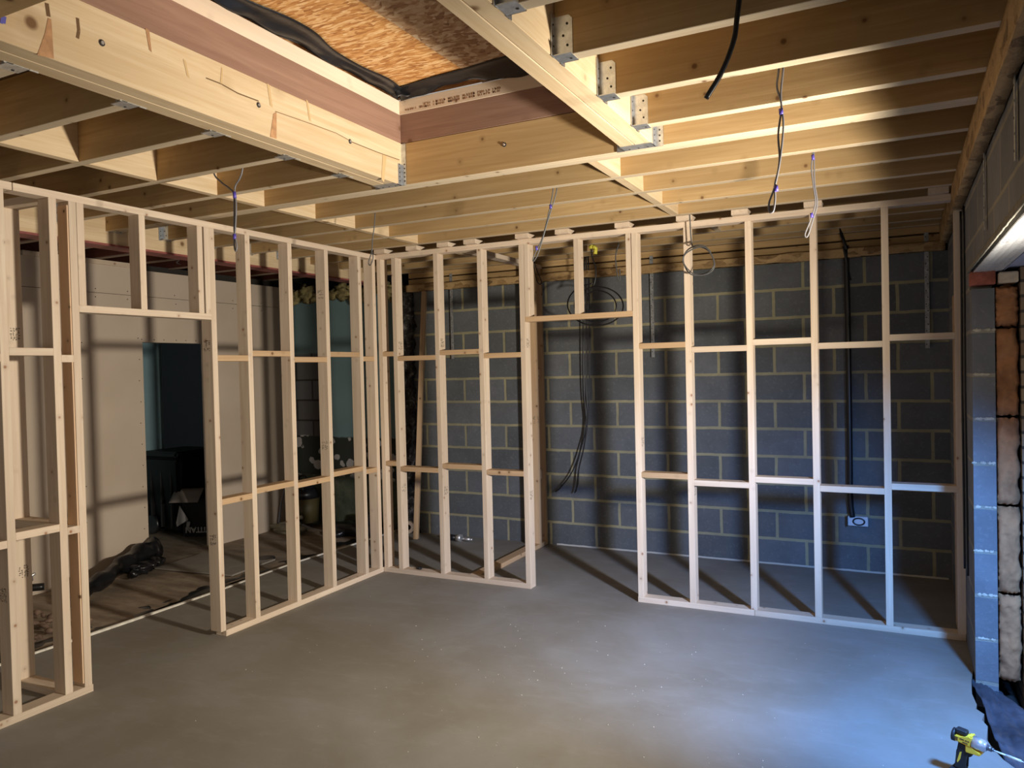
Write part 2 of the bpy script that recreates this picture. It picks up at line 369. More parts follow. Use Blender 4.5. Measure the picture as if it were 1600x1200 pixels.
sheet_grid(bm, lambda a, b: Vector((-.80+.22*a+.02*noise.noise(Vector((0, b*30, 3))), 1.36+.05*noise.noise(Vector((a*5, b*26, 1))), -.05+b*2.5)), 6, 70)
struct(thicken(mesh_at('wall_stub_left', bm, mk_rubble()), -.10))

# ---------------------------------------------------------------- opening in the right wall: reveal, lintel, outer brick
t0 = NT('old_brick'); v = t0.obj(); sx = t0.n('ShaderNodeSeparateXYZ'); t0.l(v, sx.inputs[0]); cb = t0.n('ShaderNodeCombineXYZ')
adx = t0.n('ShaderNodeMath', operation='ADD'); t0.l(sx.outputs[0], adx.inputs[0]); t0.l(sx.outputs[1], adx.inputs[1])
t0.l(adx.outputs[0], cb.inputs[0]); t0.l(sx.outputs[2], cb.inputs[1])
br = t0.n('ShaderNodeTexBrick'); t0.l(cb.outputs[0], br.inputs['Vector']); br.inputs['Scale'].default_value = 1; br.inputs['Brick Width'].default_value = .225; br.inputs['Row Height'].default_value = .075
br.inputs['Mortar Size'].default_value = .008; br.inputs['Color1'].default_value = (.20, .13, .08, 1); br.inputs['Color2'].default_value = (.30, .23, .15, 1); br.inputs['Mortar'].default_value = (.06, .05, .04, 1)
t0.col(br.outputs['Color']); t0.rough(.95); t0.bump(t0.noise(v, 25, 4).outputs[0], .6, .01)
bm = bmesh.new(); abox(bm, 4.357, 4.46, -.62, 1.5, -.14, 2.10); abox(bm, 4.39, 4.46, -7.5, 1.5, 2.12, 2.86)
struct(mesh_at('wall_outer_right', bm, t0.m))
# cavity insulation batts
INS = plain('orange_brown_insulation', (.36, .165, .07), .95, 0, .38, 7, .9)
for i, z in enumerate((0.0, .45, .90, 1.35, 1.80)):
    z1 = min(z+.452, 2.01); bm = bmesh.new()
    def fn(a, b, z=z, z1=z1, i=i):
        e = .016*noise.noise(Vector((a*2.5, b*7, i*3)))+.007*noise.noise(Vector((a*9, b*26, i*5)))
        return Vector((4.254+a*(.096+.014*noise.noise(Vector((1, b*6, i)))), -.60+e+.035*(abs(b-.5)*2)**10+.02*(abs(a-.5)*2)**6, z+.006+.006*noise.noise(Vector((a*6, b, i)))+b*(z1-z-.014)))
    sheet_grid(bm, fn, 14, 50)
    o = thicken(mesh_at('insulation_batt', bm, INS), .10)
    tag(o, 'orange-brown cavity insulation batt, '+['lowest of the column beside the block pier', 'second from the floor beside the block pier', 'middle one of the column beside the block pier', 'fourth from the floor beside the block pier', 'topmost, just under the red brick and bright light gap'][i], 'insulation', 'cavity insulation batts in the wall reveal')
bm = bmesh.new(); abox(bm, RX-.004, RX+.105, -.60, -.49, 2.018, 2.088, 0, .004)
tag(mesh_at('brick', bm, plain('red_brick', (.33, .10, .065), .9, 0, .25, 30, .4)), 'single red brick bedded on top of the grey block pier under the lintel', 'brick')
bm = bmesh.new(); abox(bm, RX+.115, RX+.20, -.62, -.50, 2.02, 2.075, 0, .006)
tag(mesh_at('brick', bm, plain('light_spot_cream', (.62, .50, .36), .9, 0, .15, 30, .4)), 'pale brick end standing in for a bright light spot, right of the red brick', 'brick')  # pale block added where direct light makes a bright spot in the cavity
# lintel: mortar strip, meshed soffit, flange
ln = empty('steel_lintel', (4.25, -.5, 2.1), 'steel cavity lintel with mesh plaster key over the opening at right', 'lintel')
bm = bmesh.new(); prism(bm, [(RX, 2.115), (RX+.012, 2.088), (RX+.135, 2.088), (RX+.15, 2.125)], -7.4, -.48, ax=1)
mesh_at('soffit', bm, plain('dark_soffit', (.05, .045, .04), .7, 0, .4, 25), ln, ln['base']); ln.children[-1].data.transform(Matrix.Translation(-Vector(ln['base']))) 
bm = bmesh.new()
yy = -.56
while yy > -3.2:
    for k in range(5):
        x = RX+.022+.024*k; off = .011 if k % 2 else 0
        for sg in (-1, 1):
            p = Vector((x-.012*sg, yy-off-.011, 2.0865)); q = Vector((x+.012*sg, yy-off+.011, 2.0835)); n_ = Vector((.0, 0, -1)); s_ = (q-p).cross(n_).normalized()*.0032
            vs = [bm.verts.new(p+s_), bm.verts.new(q+s_), bm.verts.new(q-s_), bm.verts.new(p-s_)]; f = bm.faces.new(vs)
    yy -= .024
o = mesh_at('plaster_mesh', bm, plain('bright_zinc_mesh', (.60, .61, .63), .4, .3), ln, ln['base']); o.data.transform(Matrix.Translation(-Vector(ln['base'])))
thicken(o, .0015)
bm = bmesh.new(); abox(bm, RX+.140, RX+.225, -7.4, -.50, 2.098, 2.102); abox(bm, RX+.140, RX+.144, -7.4, -.50, 2.085, 2.16)
o = mesh_at('flange', bm, plain('pale_blue_zinc', (.42, .46, .62), .5, .2), ln, ln['base']); o.data.transform(Matrix.Translation(-Vector(ln['base'])))
bm = bmesh.new()
sheet_grid(bm, lambda a, b: Vector((RX-.006-.003*noise.noise(Vector((b*60, a*4, 2))), -.5-b*3.5, 2.088+a*(.026+.008*noise.noise(Vector((b*45, 0, 5)))))), 3, 140)
struct(thicken(mesh_at('trim_2', bm, plain('mortar_strip', (.17, .155, .12), .95, 0, .3, 20, .4)), .006))
bm = bmesh.new(); rnd = random.Random(4)
for k in range(8):
    z = .215+.225*k
    for q in range(rnd.randint(6, 11)):
        x = rnd.uniform(RX+.002, RX+.094); r_ = bmesh.ops.create_icosphere(bm, subdivisions=2, radius=1)
        for vv in r_['verts']: vv.co = Vector((vv.co.x*rnd.uniform(.008, .012), vv.co.y*.005, vv.co.z*rnd.uniform(.004, .007)))+Vector((x, -.591, z+rnd.uniform(-.004, .003)))
struct(mesh_at('trim_4', bm, plain('pale_mortar', (.46, .42, .34), .95, 0, .2, 30)))
bm = bmesh.new()
sheet_grid(bm, lambda a, b: Vector((.95+a*3.18, 1.399-.012*b, .012*(1-b)+.003*noise.noise(Vector((a*40, 0, 0))))), 60, 2)
struct(mesh_at('trim_3', bm, plain('pale_mortar_fillet', (.52, .50, .44), .9)))
# ================================================================ TIMBER FRAME
def stamp(stud, pos, ax, up=.07, wd=.055):
    """printed grade stamp: rows of small dark dashes"""
    bm = bmesh.new(); rnd = random.Random(int(pos[0]*100+pos[1]*1000+pos[2]*10))
    for i in range(4):
        for j in range(3):
            for k in range(3):
                if rnd.random() < .35: continue
                u = -wd/2+i*wd/4+rnd.uniform(0, .005); v = -up/2+j*up/3+k*.007
                a, b = rnd.uniform(.004, .010), rnd.uniform(.003, .005)
                if ax == 'y': ps = [(u, 0, v), (u+a, 0, v), (u+a, 0, v+b), (u, 0, v+b)]
                else: ps = [(0, u, v), (0, u+a, v), (0, u+a, v+b), (0, u, v+b)]
                bm.faces.new([bm.verts.new(p) for p in ps])
    me = bpy.data.meshes.new('grade_stamp'); bm.to_mesh(me); bm.free(); me.materials.append(HOLE)
    o = bpy.data.objects.new('grade_stamp', me); C.objects.link(o); o.parent = stud
    root = stud.parent; wp = Vector(pos)
    sw = Matrix.Translation(Vector(root['base'])+Vector(stud.location)) @ stud.rotation_euler.to_matrix().to_4x4()
    o.matrix_parent_inverse = Matrix.Identity(4); o.matrix_basis = sw.inverted() @ Matrix.Translation(wp)
T = .038; TOPZ = 2.606; D = .089
# --- partition along the far side of the room
P1 = empty('stud_partition', (2.1, .045, 0), 'long pale timber stud partition in front of the block wall, with door opening left of middle', 'stud wall')
timber('bottom_plate', (.0, 1.342, 0, D, 0, T), CLS, P1); timber('bottom_plate', (2.170, 2.955, 0, D, 0, T), CLS, P1); timber('bottom_plate', (2.957, 4.148, 0, D, 0, T), CLS, P1)
timber('top_plate', (-.0, 4.148, 0, D, TOPZ-T, TOPZ), CLS, P1)
xs = [.006, .151, .552, .946, 1.302, 2.172, 2.534, 2.934, 3.326, 3.729, 4.110]; studs1 = []
for x in xs: studs1.append(timber('stud', (x, x+.040, 0, D, T, TOPZ-T), CLS, P1))
for x in (1.345, 2.130): timber('cripple_stud', (x, x+.036, 0, D, 2.032, TOPZ-T), CLS, P1)
timber('cripple_stud', (1.741, 1.781, 0, D, 2.032, TOPZ-T), CLS, P1)
timber('header', (1.343, 2.171, 0, D, 1.994, 2.032), CLSD, P1)
hi = [1.774, 1.734, 1.769, 1.734, None, 1.766, 1.730, 1.765, 1.728, 1.764]; lo = [.878, .838, .875, .842, None, .873, .834, .874, .835, .867]
for i in range(10):
    if hi[i] is None: continue
    for z in (hi[i], lo[i]): timber('noggin', (xs[i]+.040, xs[i+1], 0, D, z, z+T), CLSD if i < 6 else CLS, P1)
for x0, si, z in ((.0, 1, 1.86), (0, 2, 1.87), (0, 1, .70), (0, 2, .70), (0, 4, 1.84), (0, 4, .70), (0, 5, 1.12), (0, 6, .80)): stamp(studs1[si], (xs[si]+.0408, .045, z), 'x')
timber('packer', (2.135, 2.171, .006, D-.006, T, 1.994), CLS, P1) if False else None
# --- partition on the left
P2 = empty('stud_partition', (-.045, -1.5, 0), 'pale timber stud partition along the left side, with the doorway through to the tan plasterboard', 'stud wall')
timber('bottom_plate', (-D, 0, -1.665, 0, 0, T), CLS, P2); timber('bottom_plate', (-D, 0, -3.9, -2.562, 0, T), CLS, P2)
timber('top_plate', (-D, 0, -2.886, 0, TOPZ-T, TOPZ), CLS, P2); timber('top_plate', (-D, 0, -3.9, -2.890, TOPZ-T, TOPZ), CLS, P2)
ys = [-2.972, -2.714, -2.609, -1.706, -1.412, -1.020, -.634, -.238, -.054]; studs2 = []
for i, y in enumerate(ys): studs2.append(timber('stud', (-D, 0, y, y+.041, T, TOPZ-T), CLS, P2))
timber('stud', (-D, 0, -3.5, -3.46, T, TOPZ-T), CLS, P2)
bm = bmesh.new()
o = timber('bounce_tinted_face', (-D+.004, -.004, -2.616, -2.610, T+.02, TOPZ-T-.02), ORG, P2); o['label'] = 'stud side painted with orange bounce light'  # thin face added to the stud, bounce light painted in orange
for y in (-2.566, -2.199, -1.797, -1.745): timber('cripple_stud', (-D, 0, y, y+.040, 2.035, TOPZ-T), CLS, P2)
timber('header', (-D, 0, -2.568, -1.700, 1.998, 2.035), CLS, P2)
hi = [1.770, 1.736, None, 1.740, 1.772, 1.731, 1.771, 1.737]; lo = [.876, .850, None, .832, .858, .838, .864, .832]
for i in range(8):
    if hi[i] is None: continue
    for z in (hi[i], lo[i]): timber('noggin', (-D, 0, ys[i]+.041, ys[i+1], z, z+T), CLS if i < 2 else CLSD, P2)
for z in (.847, 1.74): timber('noggin', (-D, 0, -3.46, -2.972, z, z+T), CLS, P2)
for si, z in ((3, 1.84), (3, .62), (6, 2.24), (6, 1.11), (0, .62), (3, 1.84)): stamp(studs2[si], (-.045, ys[si]-.0008, z), 'y')
# --- short return at left end
P3 = empty('stud_partition', (-.25, -2.64, 0), 'short pale timber return framing behind the left partition at the left edge', 'stud wall')
timber('bottom_plate', (-.53, -D, -2.700, -2.611, 0, T), CLS, P3); timber('top_plate', (-.53, -D, -2.700, -2.611, TOPZ-T, TOPZ), CLS, P3)
s = timber('stud', (-.455, -.417, -2.700, -2.611, T, TOPZ-T), CLS, P3)
stamp(s, (-.4165, -2.655, .62), 'x'); stamp(s, (-.4165, -2.655, 1.90), 'x')
timber('noggin', (-.417, -D, -2.700, -2.611, .870, .870+T), CLS, P3)
# --- short return running back to the block wall
P4 = empty('stud_partition', (.8, .75, 0), 'short timber return framing between the far partition and the block wall, left of the door opening', 'stud wall')
timber('bottom_plate', (.772, .861, D, 1.395, 0, T), CLSD, P4); timber('top_plate', (.772, .861, D, 1.395, TOPZ-T, TOPZ), CLS, P4)
s = timber('stud', (.772, .861, 1.215, 1.255, T, TOPZ-T), CLSD, P4); timber('stud', (.772, .861, 1.355, 1.395, T, TOPZ-T), CLSD, P4)
for z in (.62, 1.55): timber('noggin', (.800, .838, 1.255, 1.355, z, z+.09), CLSD, P4)
stamp(s, (.815, 1.2142, 1.18), 'y'); stamp(s, (.8618, 1.235, 1.18), 'x')

# ================================================================ JOISTS AND HANGERS
def hanger(parent, xe, sg, y0, y1, h=.125, L=.062, z=J):
    """galvanised shoe: seat under the timber, two cheeks, two flanges on the header; sg=+1 when the joist runs to +x from xe"""
    bm = bmesh.new(); g = .0022; x1 = xe+sg*L; X0, X1 = sorted((xe, x1))
    abox(bm, X0, X1, y0-g, y1+g, z-g, z-.0002)
    for ya, yb in ((y0-g, y0-.0002), (y1+.0002, y1+g)):
        pts = [(X0, z-g), (X1, z-g), (X1, z+h-.012), (X1-.012, z+h), (X0, z+h)] if sg > 0 else [(X0, z-g), (X1, z-g), (X1, z+h), (X0+.012, z+h), (X0, z+h-.012)]
        prism(bm, pts, ya, yb, ax=1)
    for ya, yb in ((y0-.030, y0), (y1, y1+.030)):
        a, b = sorted((xe, xe+sg*g)); abox(bm, a, b, ya, yb, z-.004, z+h+.01)
    abox(bm, X0, X1, y0-.022, y0-g, z-g*1.5, z-.0006)
    for k, zz in enumerate((.03, .062, .098)):
        cyl(bm, (xe+sg*L*(.72 if k != 1 else .5), y0-g-.0004, z+zz), .0042, .002, 1, 8, 1)
        cyl(bm, (xe+sg*(g+.0005), y0-.015, z+zz), .0035, .002, 0, 8, 1)
    cyl(bm, (xe+sg*L*.75, (y0+y1)/2, z-g-.0004), .005, .002, 2, 8, 1)
    bm2 = bm; o = mesh_at('joist_hanger', bm2, [GALV, HOLE], parent, parent['base']); o.data.transform(Matrix.Translation(-Vector(parent['base'])))
    o['label'] = 'galvanised steel hanger'
    return o
def joist(x0, x1, y0, lab, mat=JST, th=.048, ht=.22, z=J, hl=False, hr=False, grp='ceiling joists'):
    e = empty('ceiling_joist', ((x0+x1)/2, y0+th/2, z), lab, 'joist', grp)
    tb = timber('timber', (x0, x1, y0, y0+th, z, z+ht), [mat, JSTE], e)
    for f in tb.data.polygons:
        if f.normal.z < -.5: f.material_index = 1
    if hl: hanger(e, x0, 1, y0, y0+th)
    if hr: hanger(e, x1, -1, y0, y0+th)
    return e
ORD = ['nearest', 'second nearest', 'third from the camera', 'fourth from the camera', 'last before the doubled trimmer']
YL = [-3.67, -3.272, -2.872, -2.458, -2.072]; YR = [-3.65, -3.25, -2.862, -2.448, -2.048]
for i, y in enumerate(YL): joist(-.95, 1.352, y, 'short joist left of the left rooflight beam, '+ORD[i], hl=True, hr=True)
for i, y in enumerate(YR): joist(2.846, RX, y, 'short joist right of the right rooflight beam, '+ORD[i], hl=True)
joist(-.95, RX, -1.72, 'near half of the doubled trimmer joist carrying both rooflight beam ends', grp='doubled trimmer'); joist(-.95, RX, -1.670, 'far half of the doubled trimmer joist behind the rooflight opening', hl=True, grp='doubled trimmer')
for i, (y, s_) in enumerate(((-1.275, 'first full length joist behind the doubled trimmer'), (-.872, 'second full length joist behind the doubled trimmer'), (-.478, 'third full length joist behind the doubled trimmer'), (-.098, 'full length joist just in front of the far partition head'))):
    joist(-.95, RX, y, s_, hl=True)
for i, (y, s_) in enumerate(((.30, 'joist just behind the far stud partition, near the head'), (.70, 'middle joist between the far partition and block wall'), (1.06, 'joist one bay out from the block wall'), (1.33, 'last joist tight against the block wall'))):
    joist(-.95, RX, y, s_)
# joist noggins, two rows
ys_all = YL + [-1.72]; k = 0
def nog(x0, x1, y0, y1, lab, grp):
    o = timber('joist_noggin', (x0, x1, y0, y1, J+.001, J+.218), JSTB, None); tag(o, lab, 'noggin', grp)
rowL = [(-3.624, -3.272), (-3.224, -2.872), (-2.824, -2.458), (-2.410, -2.072), (-2.024, -1.72), (-1.622, -1.275), (-1.227, -.872), (-.824, -.478), (-.430, -.098)]
for i, (a, b) in enumerate(rowL):
    nog(.435, .482, a, b, 'pale noggin in the left row between joists, number %s counted back from the doubled trimmer' % '' if False else ('pale noggin in the left row, ' + (['fifth', 'fourth', 'third', 'second', 'first'][i] + ' bay in front of the doubled trimmer' if i < 5 else ['first', 'second', 'third', 'fourth'][i-5] + ' bay behind the doubled trimmer')), 'noggins of the left row')
for i, (a, b) in enumerate(rowL[5:]):
    nog(2.478, 2.530, a, b, 'pale noggin in the right row between joists, %s bay behind the doubled trimmer' % ['first', 'second', 'third', 'fourth'][i], 'noggins of the right row')
nog(2.60, 2.648, .348, .70, 'dim noggin between the joists behind the far partition, right of the door', 'noggins behind the partition')
nog(.45, .498, .348, .70, 'dim noggin between the joists behind the far partition, near the left corner', 'noggins behind the partition')
# packers on the partition head
for i, x in enumerate((.02, .33, .62, .86, 1.30, 1.62, 2.07, 2.50, 2.86, 3.30, 3.98)):
    o = timber('head_packer', (x, x+.105, -.05, D-.004, TOPZ+.0004, J-.0004), CLS, None, .001)
    tag(o, 'flat pale offcut on the far partition head, ' + ['first from the left corner', 'second from the left corner', 'third from the left corner', 'fourth from the left corner', 'above the left door stud', 'above the middle of the door opening', 'above the right door stud', 'first right of the door opening', 'second right of the door opening', 'third right of the door opening', 'beside the right wall'][i], 'packer', 'packers on the partition head')

# ================================================================ ROOFLIGHT
def hexa(name, b, t, z0, z1, mat, parent=None):
    """timber with a four-cornered plan b (near-left, near-right, far-right, far-left), grain along y"""
    c = sum((Vector(p+(0,)) for p in b), Vector())/4; c.z = (z0+z1)/2
    bm = bmesh.new(); prof = []
    for x, y in b: d = Vector((x, y, c.z))-c; prof.append((d.y, -d.x))
    prism(bm, prof, z0-c.z, z1-c.z, ax=2); bmesh.ops.bevel(bm, geom=list(bm.edges), offset=.002, segments=1, affect='EDGES')
    return link(name, fin(bm, name), mat, parent, c, (0, 0, math.pi/2))
def figure(o, polys, mi):
    bm = bmesh.new(); bm.from_mesh(o.data)
    mw = (Matrix.Translation(Vector(o.location)+(Vector(o.parent['base']) if o.parent else Vector())) @ o.rotation_euler.to_matrix().to_4x4()).inverted()
    for P_ in polys:
        f = bm.faces.new([bm.verts.new(mw @ Vector(p)) for p in P_]); f.material_index = mi
    bm.to_mesh(o.data); bm.free()
def onbeam(u, v):
    p = at(u, v, x=1.48); xf = 1.4636 + (-1.722-p.y)*.0139; p = at(u, v, x=xf); return p + Vector((.0008, 0, 0))
def onbline(pts, w_):
    out = []
    for (a, b), (c, d) in zip(pts[:-1], pts[1:]):
        p, q = onbeam(a, b), onbeam(c, d); n_ = Vector((0, -(q-p).z, (q-p).y)).normalized()*w_/2
        out.append([p+n_, q+n_, q-n_, p-n_])
    return out
LB = empty('rooflight_beam', (1.42, -2.9, J), 'left doubled pale beam of the rooflight opening with bolt holes', 'beam', 'rooflight beams')
hexa('beam_ply', [(1.352, -4.6), (1.424, -4.6), (1.398, -1.722), (1.326, -1.722)], 0, J, J+.222, JSTB, LB)
hexa('beam_ply', [(1.427, -4.6), (1.503, -4.6), (1.463, -1.722), (1.401, -1.722)], 0, J, J+.222, [JSTB, plain('spike_knot', (.46, .25, .12), .8, 0, .25, 30), plain('timber_split', (.16, .09, .04), .9), plain('amber_streak', (.60, .42, .21), .8)], LB)
_ply = LB.children[-1]
figure(_ply, [[onbeam(*p) for p in q_] for q_ in ([(58, 86), (70, 52), (75, 28), (80, 30), (82, 60), (84, 92)], [(227, 44), (233, 47), (237, 82), (233, 78)], [(422, 214), (427, 178), (432, 175), (432, 217)])], 1)
figure(_ply, onbline([(322, 122), (345, 131), (372, 146), (404, 158)], .005) + onbline([(430, 174), (487, 194), (525, 208), (547, 220)], .003) + onbline([(550, 222), (590, 238), (624, 250)], .004) + onbline([(121, 28), (123, 48), (121, 60)], .010) + onbline([(73, 5), (76, 26)], .012), 2)
figure(_ply, [[onbeam(*p) for p in q_] for q_ in ([(286, 92), (290, 95), (296, 122), (292, 118)], [(346, 105), (348, 107), (347, 133), (344, 130)], [(417, 130), (421, 133), (426, 168), (422, 165)], [(598, 240), (604, 243), (600, 285), (596, 280)], [(478, 155), (481, 158), (486, 190), (483, 188)])], 3)
RB = empty('rooflight_beam', (2.78, -2.9, J), 'right doubled pale beam of the rooflight opening with joists hung off it', 'beam', 'rooflight beams')
hexa('beam_ply', [(2.736, -4.6), (2.787, -4.6), (2.767, -1.722), (2.700, -1.722)], 0, J, J+.222, JSTB, RB)
hexa('beam_ply', [(2.790, -4.6), (2.844, -4.6), (2.844, -1.722), (2.770, -1.722)], 0, J, J+.222, JSTB, RB)
def bhanger(parent, x0, x1, ye, h, L=.075):
    bm = bmesh.new(); g = .0025
    abox(bm, x0-g, x1+g, ye-L, ye, J-g, J-.0003)
    for a, b in ((x0-g, x0-.0003), (x1+.0003, x1+g)):
        prism(bm, [(ye-L*.62, J-g), (ye, J-g), (ye, J+h), (ye-L*.5, J+h), (ye-L*.62, J+h-.015)], a, b, ax=0)
    abox(bm, x1, x1+(.030 if h < .12 else .038), ye-g, ye, J-.003, J+(.218 if h < .12 else h+.02)); abox(bm, x0-.038, x0, ye-g, ye, J-.003, J+h+.02)
    for k in range(5):
        cyl(bm, (x1+.022, ye-g-.0005, J+.02+k*h/5), .004, .002, 1, 8, 1); cyl(bm, (x1+g+.0004, ye-.02, J+.02+k*h/5), .0035, .002, 0, 8, 1)
    for k in range(3): cyl(bm, (x0+(x1-x0)*(.2+.3*k), ye-.02, J-g-.0005), .004, .002, 2, 8, 1)
    o = mesh_at('joist_hanger', bm, [GALV, HOLE], parent, parent['base']); o.data.transform(Matrix.Translation(-Vector(parent['base']))); o['label'] = 'galvanised steel hanger'
bhanger(LB, 1.328, 1.461, -1.7225, .11); bhanger(RB, 2.702, 2.844, -1.7225, .125)
# bolt holes / bolts
BOLT = plain('bright_bolt', (.75, .75, .75), .35, .8)
def bolt(parent, p, ax, r=.011):
    bm = bmesh.new(); cyl(bm, (0, 0, 0), r, .003, ax, 16, 0); 
    off = [0, 0, 0]; off[ax] = .003 if ax == 0 else -.003
    cyl(bm, off, r*.55, .006, ax, 6, 1)
    mesh_at('bolt', bm, [HOLE, BOLT], parent, p)
for u, v in ((159, 67), (404, 164), (547, 221)):
    p = at(u, v, x=1.48); xf = 1.4635 + (-1.722-p.y)*.0139
    p = at(u, v, x=xf); bolt(LB, p, 0)
for j_ in [o for o in C.objects if o.name.startswith('ceiling_joist') and 'near half' in o.get('label', '')]:
    bolt(j_, at(788, 226, y=-1.7215), 1)
# kerb timbers, battens
def single(name, b, mat, lab, cat, grp=None): return tag(timber(name, b, mat), lab, cat, grp)
o = hexa('kerb_timber', [(1.352, -4.6), (1.503, -4.6), (1.463, -1.722), (1.326, -1.722)], 0, J+.2225, 3.012, KERB); tag(o, 'reddish brown kerb timber on top of the left rooflight beam', 'timber', 'rooflight kerb timbers')
single('kerb_timber', (1.326, 2.90, -1.7215, -1.622, J+.2225, 3.012), KERB, 'reddish brown kerb timber across the far end of the rooflight', 'timber', 'rooflight kerb timbers')
o = hexa('kerb_batten', [(1.36, -4.6), (1.500, -4.6), (1.460, -1.724), (1.33, -1.724)], 0, 3.0125, 3.088, PALE); tag(o, 'pale batten on the left kerb of the rooflight under black membrane', 'batten', 'rooflight kerb battens')
kb = single('kerb_batten', (1.33, 2.90, -1.7235, -1.64, 3.0125, 3.088), PALE, 'pale stamped batten on the far kerb of the rooflight', 'batten', 'rooflight kerb battens')
bm = bmesh.new(); rnd = random.Random(3)
for i in range(46):
    x = 1.50+i*.0125+rnd.uniform(-.002, .002)
    if i % 7 == 6: continue
    for z in ((3.026, 3.040) if i > 8 else (3.028,)):
        h_ = .010; abox(bm, x, x+rnd.choice((.002, .006)), -1.7248, -1.7238, z, z+h_); 
        if rnd.random() < .5: abox(bm, x, x+.008, -1.7248, -1.7238, z+rnd.choice((0, .008)), z+rnd.choice((0, .008))+.0022)
o = mesh_at('printing', bm, plain('brown_ink', (.30, .16, .09), .8)); o.parent = kb; o.matrix_parent_inverse = (Matrix.Translation(kb.location) @ kb.rotation_euler.to_matrix().to_4x4()).inverted()
o = single('kerb_timber', (2.705, 2.84, -4.6, -1.7225, J+.2225, 3.012), KERB, 'brown kerb timber on top of the right rooflight beam', 'timber', 'rooflight kerb timbers')
nt = empty('ceiling_joist', (2.1, -3.92, J), 'near trimmer across the close end of the rooflight, just in the top left corner', 'joist')
timber('timber', (1.503, 2.737, -3.975, -3.872, J-.002, J+.22), JST, nt)
bm = bmesh.new()
for u in (2, 6): p, q = onbeam(u, 37), onbeam(u+1.5, 26); n_ = Vector((0, .004, 0)); bm.faces.new([bm.verts.new(k) for k in (p-n_, p+n_, q+n_, q-n_)])
rel_ = mesh_at('pencil_mark', bm, plain('blue_crayon', (.12, .12, .45), .8), LB, LB['base']); rel_.data.transform(Matrix.Translation(-Vector(LB['base'])+Vector((.0005, 0, 0))))
# temporary cover boards over the rooflight
tag(mesh_at('cover_board', (lambda b: (abox(b, -.29, .27, -1.5, 1.42, 0, .018), b)[1])(bmesh.new()), OSB, None, (1.64, -3.05, 3.132)), 'orange oriented strand board sheet laid over the rooflight, left of the seam', 'board', 'rooflight cover boards')
tag(mesh_at('cover_board', (lambda b: (abox(b, 0, .95, -1.5, 1.42, 0, .018), b)[1])(bmesh.new()), osb('beam_shaded_osb', [(.20, .09, .04), (.34, .19, .09), (.48, .31, .17), (.60, .46, .31)], 70, stretch=(.4, .8, 1), dist=.12), None, (1.915, -3.05, 3.128)), 'strand board sheet over the rooflight, right of the seam, darkened with painted beam shadow', 'board', 'rooflight cover boards')  # this sheet's darker colour holds the shadow of the right beam
# black membrane: ragged, folded over the kerb
mb = empty('roofing_membrane', (1.5, -1.75, 3.09), 'crumpled black membrane draped over the rooflight kerb under the boards', 'membrane')
bm = bmesh.new()
def f1(a, b):
    y = -4.6+a*2.86; n1 = noise.noise(Vector((y*2.1, 0, 4))); n2 = noise.noise(Vector((y*5, b*2, 9)))
    xb = 1.464+.0139*(-1.722-y)
    return Vector((xb-.008+b*(.075+.07*n1)+.008*n2, y, 3.1265-.030*max(0, 1-b*1.6)*(1+.8*n2)-.006*math.sin(b*math.pi)))
sheet_grid(bm, f1, 90, 8)
def f2(a, b):
    x = 1.475+a*1.22; n1 = noise.noise(Vector((x*3.1, 2, 4))); n2 = noise.noise(Vector((x*7, b*2, 1)))
    return Vector((x, -1.729-b*(.07+.13*a+.02*n1), 3.1265-max(0, 1-b*1.5)*(.028+.018*math.sin(x*9+1)+.02*n2)))
sheet_grid(bm, f2, 70, 8)
o = mesh_at('membrane_sheet', bm, DPM, mb, mb['base']); o.data.transform(Matrix.Translation(-Vector(mb['base']))); thicken(o, .003)
bm = bmesh.new()
def f3(a, b): return Vector((1.478+.05*a+.02*b, -1.80+.055*a, 3.122-.045*b*(1-a*.5)+.006*math.sin(a*6)))
sheet_grid(bm, f3, 8, 4)
o = mesh_at('loose_flap', bm, DPM, mb, mb['base']); o.data.transform(Matrix.Translation(-Vector(mb['base']))); thicken(o, .003)

# ================================================================ WALL PLATES, STRAPS
def ragged_plate(name, length, axis, start, zt, zb, depth, mat, lab, seed):
    bm = bmesh.new()
    def fn(a, b):
        s_ = a*length; r = .010*noise.noise(Vector((s_*5, seed, 0)))+.004*noise.noise(Vector((s_*23, seed, 3)))
        z = zt-b*(zt-zb+(r if b > .9 else 0)); bulge = -.0015*abs(noise.noise(Vector((s_*11, b*5, seed))))
        return Vector((s_, bulge, z))
    sheet_grid(bm, fn, int(length*36), 8)
    o = mesh_at(name, bm, mat, None, start, (0, 0, 0) if axis == 'x' else (0, 0, math.pi/2)); thicken(o, -depth if axis == 'x' else depth); tag(o, lab, 'wall plate'); return o
ragged_plate('mortared_wall_plate', 4.75, 'x', (-.62, 1.388, 0), 2.515, 2.45, .06, PLATE, 'mortar-smeared mottled timber strip running along the top of the block wall at the back', 1)
single('wall_plate', (-.62, RX, 1.3785, 1.45, 2.516, 2.574), JST, 'clean timber wall plate along the top of the back block wall', 'wall plate')
single('wall_plate', (-.62, RX, 1.3785, 1.45, 2.588, 2.639), JST, 'upper timber wall plate under the last joists at the back wall', 'wall plate')
o = ragged_plate('mortared_wall_plate', 7.9, 'y', (RX-.004, -6.5, 0), 2.638, 2.50, .05, PLATE, 'mottled mortar-smeared timber wall plate along the top of the right block wall', 2)
single('wall_plate', (RX+.002, RX+.09, -6.5, 1.39, 2.641, 2.86), JST, 'rim timber closing the joist ends above the right block wall', 'wall plate')
